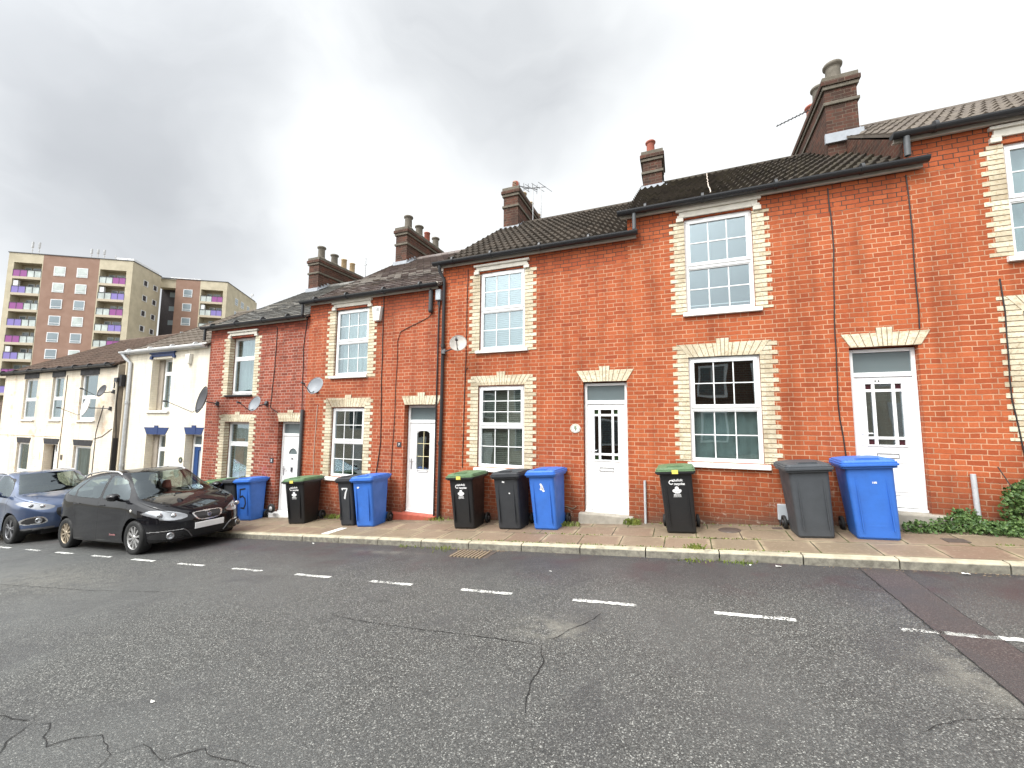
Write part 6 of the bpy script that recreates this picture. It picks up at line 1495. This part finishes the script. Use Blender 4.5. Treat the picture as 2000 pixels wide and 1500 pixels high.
SB = dict(scale=1.02, w=.85, xf=2.14, xr=-2.13, x1=1.18, x2=-1.25, wr=.315, wheels=(1.30, -1.30), spokes=10, rim=('alloy', 'alloy_dirty'), lift=.0,
    top=[(-2.13, .66), (-2.09, .92), (-2.0, 1.12), (-1.75, 1.34), (-1.3, 1.475), (-.6, 1.545), (-.1, 1.55), (.25, 1.505), (.55, 1.37), (.95, 1.155), (1.22, 1.01), (1.45, .955), (1.75, .865), (1.98, .765), (2.08, .70), (2.14, .60)],
    belt=[(-2.13, .95), (-1.6, 1.10), (0, 1.005), (1.0, .955), (1.22, .93), (1.5, .85), (1.8, .765), (2.14, .60)], bot=[(-2.13, .30), (-1.8, .22), (-1, .19), (1, .19), (1.7, .20), (2.14, .24)],
    roofw=[(-2.1, .62), (-1.2, .66), (0, .70), (.5, .72), (1.0, .80), (1.3, .88), (2.14, .90)], plan=[(-2.13, .93), (-1.2, .99), (0, 1), (1.3, 1), (1.8, .985), (2.14, .96)],
    nose=[(.18, .10), (.30, .03), (.42, .0), (.55, .0), (.66, .04), (.8, .06), (1, .05)], flare=[(-1.7, 1.0), (-1.3, 1.012), (-.8, .99), (.8, .99), (1.3, 1.012), (1.7, 1.0)],
    regions=R_black(), bulbs=((1.975, .52, .665, .045), (1.87, .70, .70, .038)), mirror=(.80, .93, 1.06), handles=((.14, .838, .90), (-.86, .84, .93)),
    rails=[(.24, .57, 1.455), (.10, .575, 1.515), (-.5, .57, 1.55), (-1.1, .56, 1.51), (-1.5, .53, 1.40)], seats=(-.05, -.85), dash=.85, extra=extra_black)
mk_car('black five-door hatchback with silver alloy wheels and blank number plate, parked nearest', SB, (-10.90, 5.60, road_z(-10.90, 5.60)+.0), R(-1.8), 'car_black')

# --- blue SUV
fgl = corners([(1.04, 1.09), (.05, 1.12), (.03, 1.585), (.32, 1.565), (.60, 1.45), (.88, 1.25)], .09)
rgl = corners([(-.05, 1.12), (-.98, 1.17), (-1.2, 1.33), (-.95, 1.54), (-.06, 1.59)], .07)
hl2 = rounded([(.38, .80), (.52, .74), (.74, .78), (.90, .90), (.84, .98), (.66, .93), (.46, .85)], 3)
fog2 = rounded([(.50, .45), (.56, .60), (.72, .62), (.86, .56), (.88, .44), (.7, .42)], 2); fog2i = shrink(fog2, .028)
hexg = rounded([(-.36, .80), (.36, .80), (.42, .66), (.28, .48), (-.28, .48), (-.42, .66)], 1)
gapsB = [line_near([(1.08, 1.08), (1.10, .8), (1.0, .5), (.98, .32)], .004), line_near([(.01, 1.12), (.02, .6), (.0, .32)], .004), line_near([(-1.1, 1.2), (-1.05, .9), (-.95, .7)], .004)]
RB = [('headlight', lambda x, y, z: x > 1.45+abs(z-.93)*3.5*(y > .75) and inpoly(hl2, y, z)), ('fog', lambda x, y, z: x > 1.5 and inpoly(fog2i, y, z)), ('lip', lambda x, y, z: x > 1.5 and inpoly(fog2, y, z)),
      ('grille', lambda x, y, z: x > 1.7 and inpoly(hexg, y, z)), ('skid', lambda x, y, z: x > 1.3 and .31 < z < .355 and y > .4), ('trim', lambda x, y, z: z < .31),
      ('windscreen', lambda x, y, z: .30 < x < 1.30 and 1.13 < z < 1.60 and y < .50+.26*(1.6-z)/.48),
      ('side_glass', lambda x, y, z: y > .5 and inpoly(fgl, x, z)), ('rear_side_glass', lambda x, y, z: y > .5 and inpoly(rgl, x, z)),
      ('trim', lambda x, y, z: y > .5 and (inpoly(shrink(fgl, -.022), x, z) or inpoly(shrink(rgl, -.022), x, z))),
      ('gap', lambda x, y, z: y > .7 and .32 < z < 1.2 and any(g(x, z) for g in gapsB)), ('gap', lambda x, y, z: x > 1.25 and z > .88 and abs(y-(.78-.42*(x-1.25))) < .004 and x < 1.95)]
def extra_blue(root):
    for s in (1, -1):
        b = MB(); b.lathe([(.062, 0), (.060, .02), (.05, .024), (.03, .012), (0, .018)], (0, 0, 0), 18, axis='x'); f = b.build('fog_light', 'bulb', root); f.location = (2.07, s*.66, .52); f.rotation_euler = (0, 0, s*R(16))
    b = MB()
    for k in range(3): b.tube([(2.12, -.30, .56+k*.08), (2.16, 0, .56+k*.08), (2.12, .30, .56+k*.08)], .012, 6)
    b.build('grille_bars', 'chrome', root)
    b = MB(); b.box(-.26, .26, -.008, .008, -.056, .056); p = b.build('number_plate', 'number_white', root, bevel=.006); p.matrix_local = Matrix.Translation((2.20, 0, .42)) @ Matrix.Rotation(R(90), 4, 'Z')
    for s in (-.05, .55):
        b = MB(); b.tube([(1.24, s, 1.145), (1.18, s-.25, 1.165), (1.06, s-.58, 1.205)], .008, 6); b.build('wiper', 'trim', root)
    b = MB(); b.box(.95, 1.08, -.62, -.40, .92, .99); b.build('papers_on_dashboard', 'paper', root)
SU = dict(w=.91, xf=2.18, xr=-2.20, x1=1.22, x2=-1.3, wr=.345, wheels=(1.32, -1.32), spokes=5, rim=('alloy_dark', 'alloy_dark'), lift=.0,
    top=[(-2.2, .85), (-2.15, 1.1), (-2.05, 1.25), (-1.7, 1.52), (-1.2, 1.63), (-.5, 1.675), (0, 1.675), (.30, 1.635), (.6, 1.50), (1.0, 1.29), (1.30, 1.13), (1.55, 1.075), (1.85, .99), (2.05, .91), (2.14, .84), (2.18, .74)],
    belt=[(-2.2, 1.1), (-1.6, 1.22), (0, 1.10), (1.0, 1.065), (1.3, 1.03), (1.6, .95), (1.9, .88), (2.18, .74)], bot=[(-2.2, .36), (-1.8, .26), (-1, .24), (1, .24), (1.7, .25), (2.18, .30)],
    roofw=[(-2.1, .62), (-1.2, .67), (0, .71), (.5, .73), (1.0, .80), (1.3, .88), (2.18, .90)], plan=[(-2.2, .93), (-1.2, .99), (0, 1), (1.3, 1), (1.8, .985), (2.18, .96)],
    nose=[(.22, .10), (.36, .03), (.5, .0), (.65, .0), (.8, .04), (.95, .07), (1.1, .05)], flare=[(-1.7, 1.0), (-1.3, 1.012), (-.8, .985), (.8, .985), (1.3, 1.012), (1.7, 1.0)],
    regions=RB, bulbs=((1.995, .58, .83, .045), (1.87, .74, .87, .04)), mirror=(.86, 1.0, 1.17), handles=((.14, .895, 1.02), (-.86, .9, 1.05)),
    rails=[(.28, .62, 1.57), (.08, .63, 1.64), (-.5, .62, 1.68), (-1.1, .61, 1.645), (-1.5, .58, 1.53)], seats=(-.05, -.85), dash=.9, extra=extra_blue)
mk_car('steel blue SUV parked behind the black hatchback, cut off by the left edge', SU, (-16.0, 5.68, road_z(-16.0, 5.68)), R(-1.0), 'car_blue')
